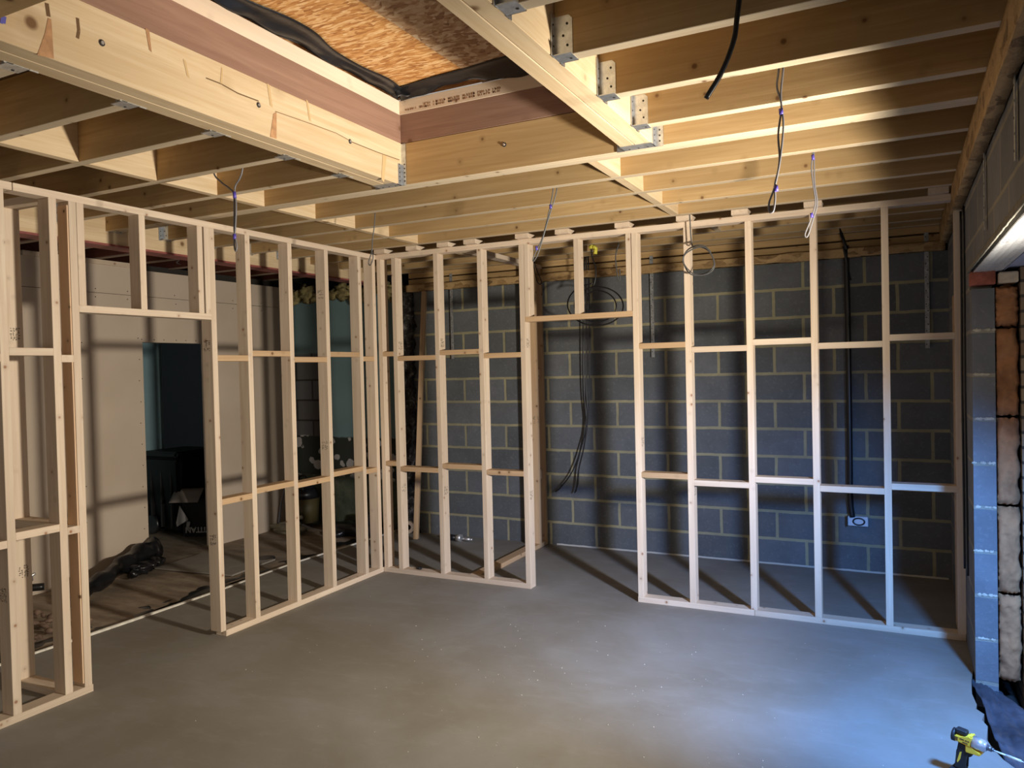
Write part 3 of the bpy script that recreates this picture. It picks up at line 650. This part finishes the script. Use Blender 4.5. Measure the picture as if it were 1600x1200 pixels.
def strap(p, h, lab, ax='y', hook=None):
    bm = bmesh.new(); wd = .030
    if ax == 'y': abox(bm, -wd/2, wd/2, -.003, 0, -h, 0)
    else: abox(bm, -.003, 0, -wd/2, wd/2, -h, 0)
    n = int(h/.05)
    for k in range(n):
        z = -.03-k*.05; q = .006 if k % 2 else -.006
        cyl(bm, (q, -.0035, z) if ax == 'y' else (-.0035, q, z), .0045, .001, 1 if ax == 'y' else 0, 8, 1)
    e = mesh_at('restraint_strap', bm, [GALVD, HOLE], None, p); tag(e, lab, 'strap', 'restraint straps'); return e
strap((-.118, 1.377, 2.60), .84, 'grey perforated metal strap on the back block wall left of the door opening')
strap((1.910, 1.377, 2.60), .88, 'grey perforated metal strap on the back block wall right of the door opening')
strap((4.010, 1.377, 2.59), .86, 'grey perforated metal strap on the back block wall near the right corner')
strap((RX-.008, -1.40, 2.60), .42, 'thin metal strap down the right wall, farther of the two', 'x')
strap((RX-.008, -2.34, 2.66), .41, 'thin metal strap down the right wall, nearer of the two', 'x')
tube('mortar_nib', [(2.0, 0, 0), (2, 0, .01)], .001, GALVD) if False else None

# ================================================================ STEEL AND OLD CEILING AT LEFT
st = empty('steel_beam', (-.98, -2.5, 2.54), 'red oxide painted steel beam carrying the joist ends above the left slab edge', 'beam')
bm = bmesh.new(); abox(bm, -1.09, -.935, -7.2, 1.42, 2.542, 2.556); abox(bm, -1.020, -1.008, -7.2, 1.42, 2.556, 2.78); abox(bm, -1.09, -.935, -7.2, 1.42, 2.78, 2.794)
o = mesh_at('beam_body', bm, STEEL, st, st['base']); o.data.transform(Matrix.Translation(-Vector(st['base'])))
single('beam_packing', (-1.006, -.952, -7.2, 1.42, 2.557, 2.779), JSTB, 'pale timber packing bolted in the web of the red steel beam', 'timber')
for i in range(13):
    y = -3.70+i*.40; e = empty('old_ceiling_joist', (-3.4, y, 2.66), 'dark red-brown old joist beyond the steel beam, %s from the far end' % ['thirteenth', 'twelfth', 'eleventh', 'tenth', 'ninth', 'eighth', 'seventh', 'sixth', 'fifth', 'fourth', 'third', 'second', 'first'][i], 'joist', 'old joists beyond the steel beam')
    timber('timber', (-5.6, -1.092, y, y+.05, 2.672, 2.855), OLDJ, e); timber('lit_edge_strip', (-5.6, -1.095, y+.002, y+.048, 2.662, 2.6715), OLDP, e)  # pale strip added under each old joist to paint its lit underside
single('timber_offcut', (-2.32, -2.24, -1.50, -1.12, 2.621, 2.66), CLS, 'pale timber offcut resting on top of the plasterboard wall at far left', 'timber', 'offcuts on the plasterboard wall')
single('timber_offcut', (-2.32, -2.24, -.98, -.55, 2.621, 2.66), CLS, 'pale timber offcut on the plasterboard wall above the doorway', 'timber', 'offcuts on the plasterboard wall')
tag(tube('loose_wire', [at(280, 396, y=-.6), at(281, 405, y=-.6), at(276, 410, y=-.6), at(282, 413, y=-.58)], .004, GRY), 'short white wire stub hanging under the old joists', 'wire')
bm = bmesh.new()
for i in range(9): lumpy(bm, (-2.2+i*.17, 1.46, 2.50+.03*math.sin(i*2.1)), (.11, .06, .07+.02*math.sin(i*1.7)), i, .5, 3, 4)
tag(mesh_at('mineral_wool', bm, plain('olive_mineral_wool', (.22, .18, .075), 1, 0, .6, 22, .9)), 'ragged olive-brown insulation stuffed along the top of the far left wall', 'insulation')

# ================================================================ CABLES
def cable(name, pix, y, r, mat, lab, cat='cable', grp=None, ties=(), tmat=PUR):
    pts = [at(p[0], p[1], y=(p[2] if len(p) > 2 else y)) for p in pix]
    e = empty(name, tuple(pts[0]), lab, cat, grp); bm = bmesh.new(); tube_bm(bm, pts, r)
    o = mesh_at('sheath', bm, mat, e, e['base']); o.data.transform(Matrix.Translation(-Vector(e['base'])))
    for (u, v, yy, ln_) in ties:
        p = at(u, v, y=yy); q = at(u+1, v+ln_, y=yy); bm = bmesh.new(); tube_bm(bm, [p, q], r*2.1)
        t_ = mesh_at('tape', bm, tmat, e, e['base']); t_.data.transform(Matrix.Translation(-Vector(e['base'])))
    return e
cable('hanging_cable', [(1163, -70), (1152, 25), (1146, 65), (1128, 112), (1103, 154)], -2.95, .0075, BLK, 'thick black cable hanging between the near right joists')
G = 'looped cable drops'
cable('hanging_cable', [(1216, 60), (1217, 105), (1214, 135), (1221, 165), (1216, 210), (1218, 250), (1211, 290), (1202, 316), (1202, 330), (1208, 330), (1211, 312), (1211, 288), (1217, 262), (1222, 225), (1224, 190), (1220, 150), (1224, 105), (1224, 60)], -2.385, .0035, GRY, 'long grey twin cable loop hanging right of middle, the longest drop', grp=G, ties=((1220, 170, -2.385, 9), (1212, 290, -2.385, 9)))
cable('hanging_cable', [(1270, 205), (1270, 240), (1268, 262), (1271, 290), (1274, 318), (1266, 345), (1258, 366), (1262, 369), (1270, 345), (1277, 318), (1273, 285), (1272, 240), (1272, 205)], -1.215, .0035, GRY, 'grey cable loop hanging in front of the fourth stud right of the door opening', grp=G, ties=((1270, 242, -1.215, 8), (1268, 333, -1.215, 7)))
cable('hanging_cable', [(866, 262), (864, 298), (858, 330), (848, 370), (838, 392), (833, 404), (834, 408), (840, 398), (846, 380), (856, 345), (870, 297), (872, 262)], -1.20, .0035, DGRY, 'dark cable loop hanging over the left side of the door opening', grp=G, ties=((860, 320, -1.20, 6), (838, 385, -1.20, 6)))
cable('hanging_cable', [(587, 305), (586, 335), (585, 352), (582, 375), (581, 392), (576, 410), (579, 414), (583, 402), (580, 390)], -1.20, .0035, DGRY, 'grey cable loop hanging at the corner where the two partitions meet', grp=G)
cable('hanging_cable', [(330, 235), (334, 270), (345, 284), (358, 294), (365, 303), (366, 330), (366, 360), (370, 384), (368, 392), (366, 380), (368, 350), (369, 320), (367, 303), (368, 290), (375, 278), (379, 263), (380, 230)], -2.40, .004, GRY, 'white forked cable drop hanging at left in front of the left partition head', grp=G, ties=((366, 300, -2.40, 10), (366, 366, -2.40, 8)))
cable('hanging_cable', [(833, 405, .5), (840, 425, .5), (846, 440, .5), (843, 444, .5), (838, 436, .5), (833, 410, .5)], .5, .004, BLK, 'small black cable loop behind the door head near the post', grp=G)
cable('hanging_cable', [(967, 380, .7), (962, 400, .7), (964, 425, .7), (966, 438, .7), (969, 436, .7), (968, 420, .7)], .7, .005, DGRY, 'short dark cable loop above the right side of the door opening', grp=G)
cable('cable_coil', [(1077, 318, -.055), (1078, 340, -.05), (1080, 375, -.05)] + [(1092+24*math.cos(a)+1.5*math.sin(i*1.3), 408+23*math.sin(a)+2*math.sin(i*.7), -.07-.002*i) for i, a in enumerate([-1.9+.42*k for k in range(34)])], 0, .0042, DGRY, 'coil of grey cable hung on the stud right of the door opening', grp='cable coils')
pts = [(922, 372, .9), (925, 400, .9), (931, 420, .9), (929, 442, .9), (921, 456, .9)]
yc = cable('cable_coil', pts + [(933+26*math.cos(a)*(1+.03*i), 477+22*math.sin(a)*(1+.02*i), .9-.003*i) for i, a in enumerate([-2.2+.45*k for k in range(30)])], 0, .006, BLK, 'black cable coil with a yellow connector above the door opening', grp='cable coils')
bm = bmesh.new()
for (u, v), (u2, v2) in (((921, 387), (927, 384)), ((926, 384), (932, 390)), ((931, 388), (930, 397))): tube_bm(bm, [at(u, v, y=.89), at(u2, v2, y=.89)], .017, 6)
o = mesh_at('connector', bm, plain('yellow_plastic', (.75, .68, .08), .5), yc, yc['base']); o.data.transform(Matrix.Translation(-Vector(yc['base']))); o['label'] = 'yellow plastic connector'
for i, (pp, lab) in enumerate((([(917, 395), (915, 440), (916, 500), (916, 600), (917, 640), (914, 690), (905, 730), (903, 755), (898, 770)], 'black cable hanging down the block wall in the door opening, right of the pair'),
                  ([(919, 400), (921, 500), (921, 600), (918, 660), (912, 700), (904, 735), (900, 768)], 'black cable hanging in the door opening, kinked to the middle'),
                  ([(914, 400), (911, 480), (912, 600), (916, 660), (908, 700), (895, 735), (880, 757), (868, 768), (874, 764), (878, 757)], 'black cable hanging in the door opening, its tail splayed left'))):
    cable('hanging_cable', [(a, b, 1.34) for a, b in pp], 0, .006, BLK, lab, grp='cables behind the door opening')
for i, (x, lab) in enumerate(((4.138, 'thin black cable clipped up the right wall, nearer the stud'), (4.142, 'thin black cable clipped up the right wall, nearer the pier'))):
    y = -.10-.16*i; o = tube('wall_cable', [(x, y, .45), (x, y+.01, 1.0), (x-.003, y-.012, 1.5), (x, y+.008, 2.0), (x, y, 2.48)], .006, BLK); tag(o, lab, 'cable', 'cables on the right wall')
# conduit and socket on the back wall
cd_ = empty('cable_conduit', (3.47, 1.38, .45), 'straight black conduit dropping down the back wall to the white back box', 'conduit')
def rel(o, e): o.data.transform(Matrix.Translation(-Vector(e['base']))); return o
bm = bmesh.new(); tube_bm(bm, [at(1322, 384, y=1.345), at(1325, 500, y=1.345), at(1328, 700, y=1.345), at(1329, 780, y=1.345), at(1332, 808, y=1.345)], .021, 10); rel(mesh_at('conduit_tube', bm, BLK, cd_, cd_['base']), cd_)
bm = bmesh.new(); tube_bm(bm, [at(1311, 345, y=1.34), at(1313, 360, y=1.34), at(1318, 375, y=1.325), at(1323, 390, y=1.325)], .013, 8); tube_bm(bm, [at(1318, 385, y=1.325), at(1321, 400, y=1.325), at(1327, 430, y=1.345), at(1329, 438, y=1.345)], .008, 8); rel(mesh_at('cable_tail', bm, BLK, cd_, cd_['base']), cd_)
sk = empty('socket_box', (3.51, 1.37, .40), 'white double electrical back box low on the block wall', 'socket')
bm = bmesh.new(); abox(bm, 3.440, 3.590, 1.35, 1.399, .365, .440, 0, .004); rel(mesh_at('back_box', bm, plain('white_plastic', (.72, .74, .78), .4), sk, sk['base']), sk)
bm = bmesh.new(); tube_bm(bm, [(3.525+.04*math.cos(a), 1.345, .402+.026*math.sin(a)) for a in [k*.45 for k in range(16)]], .006, 6)
abox(bm, 3.440, 3.448, 1.340, 1.349, .36, .445); rel(mesh_at('cable_loop', bm, BLK, sk, sk['base']), sk)

# ================================================================ LOOSE THINGS BEHIND THE PARTITIONS
p, q = at(650, 842, z=.03), at(663, 456, y=1.325)
tag(beam('leaning_stud', p, q, .045, .075, CLSD, None, .3), 'warm brown length of timber leaning against the back block wall at left', 'timber')
c = at(645, 826, z=.03); bm = bmesh.new()
pr = [(.030, -.03), (.062, -.03), (.062, .03), (.030, .03)]; n = 24; rings = [[bm.verts.new((r_*math.cos(2*math.pi*k/n), z_, r_*math.sin(2*math.pi*k/n))) for r_, z_ in pr] for k in range(n)]
for k in range(n):
    for i in range(4): bm.faces.new((rings[k][i], rings[k][(i+1) % 4], rings[(k+1) % n][(i+1) % 4], rings[(k+1) % n][i]))
o = mesh_at('tape_roll', bm, plain('brown_tape', (.36, .26, .17), .5), None, (c.x, c.y-.08, .064), (0, 0, .5)); tag(o, 'brown roll of tape standing on the floor behind the leaning timber', 'tape')
bt = empty('hand_torch', (0.0, 1.18, .0), 'small black and silver torch lying on the floor by the back wall', 'torch')
bm = bmesh.new(); cyl(bm, (-.06, 1.18, .034), .033, .10, 0, 16, 0, .026); rel(mesh_at('torch_body', bm, BLK, bt, bt['base']), bt)
bm = bmesh.new(); cyl(bm, (.02, 1.18, .036), .035, .05, 0, 16); cyl(bm, (.095, 1.18, .03), .014, .09, 0, 12); cyl(bm, (.15, 1.18, .03), .010, .03, 0, 12); rel(mesh_at('torch_head', bm, BOLT, bt, bt['base']), bt)
bm = bmesh.new(); lumpy(bm, (.318, .045, T+.010), (.030, .020, .010), 4, .3); tag(mesh_at('black_clip', bm, BLK), 'small black plastic scrap on the bottom plate near the left corner', 'scrap')
# board standing behind the right end stud
tag(beam('leaning_board', (4.128, .16, 1.02), (4.128, .30, 1.02), .030, 2.02, CLSD, None), 'brown board standing upright behind the right end stud', 'board')

# black plastic roll against the plasterboard
bm = bmesh.new(); tube_bm(bm, [(-1.62, -1.62, .02), (-1.78, -1.32, .05), (-1.95, -1.0, .08), (-2.06, -.76, .10), (-2.12, -.56, .115), (-2.13, -.48, .115)], lambda t: .045+.055*t+.008*math.sin(t*30), 12)
for vv in bm.verts: vv.co += Vector((noise.noise(vv.co*9), noise.noise(vv.co*9+Vector((4, 0, 0))), noise.noise(vv.co*9+Vector((0, 7, 0)))))*.03
for k in range(3): lumpy(bm, (-1.93-.07*k, -.86+.13*k, .04), (.12, .08, .045), k, .5)
tag(mesh_at('plastic_sheet_roll', bm, DPM), 'crumpled roll of black plastic lying against the tan plasterboard wall', 'plastic sheet')
pp = empty('floor_pipe', (-2.385, -1.75, -.03), 'old copper pipe stub with tap rising from the broken floor at left', 'pipe')
bm = bmesh.new(); tube_bm(bm, [(-1.80, -1.80, -.03), (-1.80, -1.80, .10), (-1.82, -1.79, .20)], .010, 8); rel(mesh_at('riser', bm, plain('copper', (.28, .13, .08), .5, .5), pp, pp['base']), pp)
bm = bmesh.new(); cyl(bm, (-1.82, -1.79, .215), .022, .04, 2, 12); tube_bm(bm, [(-1.86, -1.82, .20), (-1.80, -1.76, .245)], .010, 8); tube_bm(bm, [(-1.95, -1.95, .12), (-1.87, -1.86, .15), (-1.83, -1.80, .20)], .009, 8); rel(mesh_at('tap', bm, BOLT, pp, pp['base']), pp)
bm = bmesh.new(); tube_bm(bm, [(-2.20, -2.05, .10), (-2.08, -1.80, .10), (-1.96, -1.60, .09)], .028, 10); tag(mesh_at('black_pipe', bm, BLK), 'black plastic pipe lying low along the plasterboard at far left', 'pipe')
bm = bmesh.new(); rnd = random.Random(11)
for k in range(60):
    lumpy(bm, (rnd.uniform(-1.75, -1.15), rnd.uniform(-2.5, -1.8), rnd.uniform(-.03, .01)), (rnd.uniform(.012, .04), rnd.uniform(.012, .04), rnd.uniform(.01, .025)), k, .5, 1)
o = mesh_at('rubble', bm, plain('brown_rubble', (.20, .13, .09), .95, 0, .5, 18)); tag(o, 'brown crumbs of broken masonry beside the slab edge at left', 'rubble'); o['kind'] = 'stuff'
# membrane along the slab edge
bm = bmesh.new()
def fm(a, b):
    y = -4.5+a*5.9; n1 = noise.noise(Vector((y*2.6, b*2, 0))); n2 = noise.noise(Vector((y*9, b*5, 3)))
    return Vector((-1.20+b*.33+.05*noise.noise(Vector((y*1.9, 0, 8)))*(1-b), y, -.045+.035*math.sin(b*math.pi)*(.6+n1)+.020*n2-.02*b))
sheet_grid(bm, fm, 150, 8); o = thicken(mesh_at('floor_membrane', bm, DPM), .003); tag(o, 'strip of crumpled black membrane along the left slab edge', 'membrane')
bm = bmesh.new(); lumpy(bm, (-1.35, 1.15, .0), (.20, .12, .09), 2, .5); lumpy(bm, (-1.15, 1.28, .0), (.18, .10, .12), 5, .5)
tag(mesh_at('black_sack', bm, DPM), 'bunched black plastic on the floor at the far left corner', 'plastic sheet')
bm = bmesh.new(); abox(bm, -.42, .42, -.28, .28, 0, .012); tag(mesh_at('floor_sheet', bm, plain('grey_brown_board', (.30, .27, .23), .8, 0, .12, 6), None, (-1.62, -.28, -.028), (0, 0, .10)), 'thin pale board lying flat on the old floor past the left doorway', 'board')
bm = bmesh.new(); cyl(bm, (0, 0, 0), .085, .012, 2, 20); tag(mesh_at('dark_disc', bm, BLK, None, at(415, 872, z=-.02)), 'small dark round lid on the old floor behind the left partition', 'lid')

# dark tool and tub by the far left wall
tv = empty('builders_vacuum', (-2.03, 1.32, -.03), 'olive tub vacuum with black motor head and white hose by the far left wall', 'vacuum')
bm = bmesh.new(); cyl(bm, (-2.03, 1.32, .16), .15, .26, 2, 24, 0, .17); rel(mesh_at('tub', bm, plain('olive_plastic', (.07, .055, .018), .6), tv, tv['base']), tv)
bm = bmesh.new(); cyl(bm, (-2.03, 1.32, .34), .17, .10, 2, 24, 0, .13); abox(bm, -2.13, -1.95, 1.22, 1.40, .38, .45, 0, .01); tube_bm(bm, [(-2.10, 1.30, .44), (-2.07, 1.30, .52), (-1.99, 1.30, .53), (-1.96, 1.30, .45)], .012, 8); rel(mesh_at('motor_head', bm, BLK, tv, tv['base']), tv)
bm = bmesh.new(); tube_bm(bm, [(-2.16, 1.20, .48), (-2.20, 1.15, .25), (-2.22, 1.12, .02)], .012, 8); rel(mesh_at('lance', bm, GRY, tv, tv['base']), tv)
bm = bmesh.new(); tube_bm(bm, [(-2.20, 1.12, .02), (-2.05, 1.10, .05), (-1.92, 1.12, .04), (-1.98, 1.08, .10), (-1.88, 1.12, .12)], .022, 10); rel(mesh_at('hose', bm, plain('dirty_white', (.42, .42, .34), .6), tv, tv['base']), tv)
bm = bmesh.new(); lumpy(bm, (-2.0, 1.05, .0), (.22, .12, .05), 3, .4); tag(mesh_at('dust_sheet', bm, plain('dirty_cream_cloth', (.34, .33, .25), .9, 0, .2, 9, .5)), 'dirty cream dust sheet bunched on the floor in front of the tub vacuum', 'cloth')

# wheelie bin and box through the doorway
bn = empty('wheelie_bin', (-3.17, .68, -.03), 'black wheelie bin with lipped lid standing in the dark room through the left doorway', 'bin')
BK2 = plain('matt_black_plastic', (.005, .005, .006), .5)
bm = bmesh.new()
def tap(bm, cx, cy, w0, d0, w1, d1, z0, z1, mi=0):
    a = [bm.verts.new((cx+sx*w0/2, cy+sy*d0/2, z0)) for sx, sy in ((-1,-1),(1,-1),(1,1),(-1,1))]; b = [bm.verts.new((cx+sx*w1/2, cy+sy*d1/2, z1)) for sx, sy in ((-1,-1),(1,-1),(1,1),(-1,1))]
    fs = [bm.faces.new(a[::-1]), bm.faces.new(b)] + [bm.faces.new((a[i], a[(i+1) % 4], b[(i+1) % 4], b[i])) for i in range(4)]
    es = list({e for f in fs for e in f.edges}); bmesh.ops.bevel(bm, geom=es, offset=.02, segments=2, affect='EDGES')
tap(bm, -3.17, .68, .42, .44, .54, .58, .02, .78); tap(bm, -3.17, .68, .58, .62, .60, .64, .76, .80)
for k in (-1, 0, 1): abox(bm, -3.17+k*.15-.012, -3.17+k*.15+.012, .40, .44, .06, .74, 0, .005)
rel(mesh_at('bin_body', bm, BK2, bn, bn['base']), bn)
bm = bmesh.new(); tap(bm, -3.17, .68, .62, .66, .50, .54, .80, .86); cyl(bm, (-3.42, .68, .80), .022, .50, 1, 12); rel(mesh_at('bin_lid', bm, BK2, bn, bn['base']), bn)
for y in (.42, .82): bm = bmesh.new(); cyl(bm, (-3.33, y, .075), .10, .05, 1, 20); rel(mesh_at('wheel', bm, BLK, bn, bn['base']), bn)
bx = empty('cardboard_box', (-2.66, .42, -.03), 'black printed cardboard box with open pale flaps, upside down lettering, in front of the bin', 'box')
BXM = plain('black_box_print', (.015, .015, .018), .5); CARD = plain('grey_card', (.42, .36, .32), .8, 0, .08, 6); WHT = plain('white_print', (.72, .72, .72), .6)
fw = Vector((.893, .449, 0)); fd = Vector((-.449, .893, 0)); b0 = at(287, 838, z=-.03)       # front face faces the doorway
def BP(u, d, z): return Vector((b0.x, b0.y, 0)) + fw*u + fd*d + Vector((0, 0, z))
def quad(bm, pts, mi=0): bm.faces.new([bm.verts.new(p) for p in pts]).material_index = mi
W_, H_, Dp = .34, .36, .16
bm = bmesh.new()
for a, b, c_, d in (((0,0),(W_,0),0,0), ((W_,0),(W_,Dp),0,0), ((W_,Dp),(0,Dp),0,0), ((0,Dp),(0,0),0,0)):
    quad(bm, [BP(a[0], a[1], -.03), BP(b[0], b[1], -.03), BP(b[0], b[1], H_), BP(a[0], a[1], H_)])
quad(bm, [BP(0, 0, -.028), BP(W_, 0, -.028), BP(W_, Dp, -.028), BP(0, Dp, -.028)])
thicken(rel(mesh_at('box_body', bm, BXM, bx, bx['base']), bx), .004)
bm = bmesh.new()
def fl(a, b): return BP(-.10+.02*b+a*.30, .02-.12*(1-b), H_-.02+.13*b)
sheet_grid(bm, fl, 4, 4); o = thicken(rel(mesh_at('flap', bm, CARD, bx, bx['base']), bx), .004); o['label'] = 'pale grey open flap'
bm = bmesh.new(); f = bm.faces.new([bm.verts.new(BP(*p)) for p in ((-.02, -.03, H_-.06), (.07, -.035, .15), (-.05, -.035, .08), (-.06, -.03, .12))])
o = thicken(rel(mesh_at('flap', bm, WHT, bx, bx['base']), bx), .003); o['label'] = 'white torn flap hanging down'
bm = bmesh.new(); 
for z, x0, x1, h_ in ((.205, .06, W_-.01, .016), (.185, .10, .22, .010), (.125, .20, W_-.01, .014), (.105, .12, W_-.01, .010)):
    quad(bm, [BP(x0, -.003, z), BP(x1, -.003, z), BP(x1, -.003, z+h_), BP(x0, -.003, z+h_)])
lumpy(bm, BP(.04, -.004, .09), (.045, .004, .05), 3, .6, 2)
rel(mesh_at('printing', bm, WHT, bx, bx['base']), bx)
cu = bpy.data.curves.new('lettering', 'FONT'); cu.body = 'TITAN'; cu.size = .078; cu.extrude = .001; cu.align_x = 'CENTER'; cu.offset = .003
to = bpy.data.objects.new('tmp', cu); C.objects.link(to); dg = bpy.context.evaluated_depsgraph_get(); me = bpy.data.meshes.new_from_object(to.evaluated_get(dg)); bpy.data.objects.remove(to)
me.materials.clear(); me.materials.append(WHT); o = bpy.data.objects.new('lettering', me); C.objects.link(o); o.parent = bx
R3 = Matrix((( -fw.x, 0, -fd.x), (-fw.y, 0, -fd.y), (0, -1, 0))).to_4x4()     # upside down: letter x runs to -fw, letter y runs down
R3.translation = BP(.135, -.006, .062) - Vector(bx['base']); o.matrix_basis = R3
tag(tube('thin_pole', [at(318, 628, y=.85), at(325, 655, y=.85), at(334, 700, y=.85)], .010, GRY), 'thin pale pole leaning in the dark room behind the door stud', 'pole')

# ================================================================ RIGHT EDGE: membrane, drill, ground
bm = bmesh.new()
def fr(a, b):
    y = -.55-a*1.75; n1 = noise.noise(Vector((y*4, b*3, 0))); n2 = noise.noise(Vector((y*11, b*8, 5)))
    x = 4.135+.10*a+b*(.13+.11*math.sin(min(1, a*1.6)*math.pi)*.7)+.012*n1
    return Vector((x, y, -.016-.035*b+.024*n1+.014*n2+.007*noise.noise(Vector((y*30, b*14, 2)))))
sheet_grid(bm, fr, 110, 26); o = thicken(mesh_at('damp_proof_sheet', bm, DPMB), .003); tag(o, 'creased dusty membrane sheet spilling over the slab edge at the opening', 'membrane')
bm = bmesh.new(); lumpy(bm, (4.66, -1.45, -.12), (.13, .30, .05), 3, .4); lumpy(bm, (4.62, -.95, -.12), (.10, .22, .07), 6, .4)
tag(mesh_at('soil_heap', bm, plain('dark_soil', (.03, .024, .02), .95, 0, .5, 20, .6)), 'dark soil in the trench outside the slab edge at right', 'soil')

# impact driver, built along local +x (nose) / +z (up), then stood on its battery
dr = empty('impact_driver', (4.035, -1.70, 0), 'yellow and black cordless impact driver standing on the slab at bottom right', 'drill')
YEL = plain('yellow_casing', (.95, .62, .05), .4); SIL = plain('silver_nose', (.72, .74, .78), .28, .7); DBL = plain('black_rubber', (.018, .018, .02), .55)
def part(name, bm, mat, lab=None):
    o = bpy.data.objects.new(name, fin(bm, name)); C.objects.link(o); o.parent = dr; o.data.materials.append(mat)
    if isinstance(mat, list): pass
    if lab: o['label'] = lab
    return o
def rprism(prof, hw, bev=.006):
    bm = bmesh.new(); prism(bm, prof, -hw, hw, ax=1); bmesh.ops.bevel(bm, geom=list(bm.edges), offset=bev, segments=2, affect='EDGES'); return bm
part('motor_housing', rprism([(-.062, .178), (.018, .170), (.020, .222), (.002, .226), (-.012, .206), (-.060, .206)], .028), YEL, 'yellow motor housing')
part('gear_collar', rprism([(-.008, .140), (.056, .146), (.058, .162), (.020, .166), (.020, .180), (-.010, .178)], .026, .004), YEL, 'yellow trigger guard housing')
bm = bmesh.new(); cyl(bm, (-.066, 0, .196), .031, .014, 0, 20, 0, .030); abox(bm, -.060, -.010, -.018, .018, .212, .236, 0, .005); part('rear_cap', bm, DBL, 'black rear cap and top grip')
bm = bmesh.new(); cyl(bm, (.042, 0, .193), .031, .050, 0, 24, 0, .027); cyl(bm, (.070, 0, .193), .027, .010, 0, 24, 0, .018); part('nose_cone', bm, SIL, 'silver nose cone')
bm = bmesh.new(); cyl(bm, (.084, 0, .192), .012, .022, 0, 16); cyl(bm, (.098, 0, .192), .008, .012, 0, 16); part('chuck', bm, plain('dark_chuck', (.20, .21, .24), .35, .8))
bm = bmesh.new(); cyl(bm, (.130, 0, .190), .0045, .060, 0, 8); cyl(bm, (.185, 0, .190), .0070, .062, 0, 8); cyl(bm, (.220, 0, .190), .004, .012, 0, 8, 0, .001); part('driver_bit', bm, plain('pale_bit', (.85, .88, .86), .35, .3))
part('handle', rprism([(-.045, .180), (.000, .172), (-.004, .130), (-.012, .055), (.010, .040), (-.060, .040), (-.050, .075), (-.040, .130)], .019, .008), DBL, 'black rubber handle')
bm = rprism([(-.034, .130), (-.022, .135), (-.026, .095), (-.038, .070), (-.044, .080)], .0205, .002); part('grip_inlay', bm, YEL, 'yellow inlay on the grip')
part('trigger', rprism([(.000, .142), (.022, .138), (.012, .118), (-.002, .112)], .010, .003), DBL)
bm = bmesh.new(); abox(bm, -.070, .045, -.038, .038, .001, .042, 0, .006); part('battery', bm, DBL)
bm = bmesh.new()
for k in range(5): abox(bm, -.060+k*.004, -.058+k*.004, -.0292, -.0282, .184, .202)
for x, w1, z in ((-.034, .020, .196), (-.010, .008, .196), (.000, .008, .196), (-.020, .022, .184)): abox(bm, x, x+w1, -.0292, -.0282, z, z+.004)
part('casing_marks', bm, HOLE)
dr.rotation_euler = (0, math.radians(4), math.radians(-24)); dr.scale = (.82,)*3

# floor crumbs
bm = bmesh.new(); rnd = random.Random(5)
for k in range(170):
    x, y = rnd.uniform(.3, 3.9), rnd.uniform(-3.3, -.3)
    if rnd.random() < .6: x, y = rnd.gauss(2.3, .7), rnd.gauss(-1.6, .6)
    if x < .1 or x > 4.05 or y > -.1: continue
    s_ = rnd.uniform(.001, .0032); r_ = bmesh.ops.create_icosphere(bm, subdivisions=1, radius=s_)
    for vv in r_['verts']: vv.co = Vector((vv.co.x*rnd.uniform(.8, 1.6), vv.co.y, vv.co.z*.7)) + Vector((x, y, s_*.5))
o = mesh_at('floor_crumbs', bm, plain('pale_crumbs', (.68, .64, .56), .9)); tag(o, 'pale plaster and sawdust crumbs scattered over the screed', 'crumbs'); o['kind'] = 'stuff'
for o in C.objects:
    if 'base' in o: del o['base']
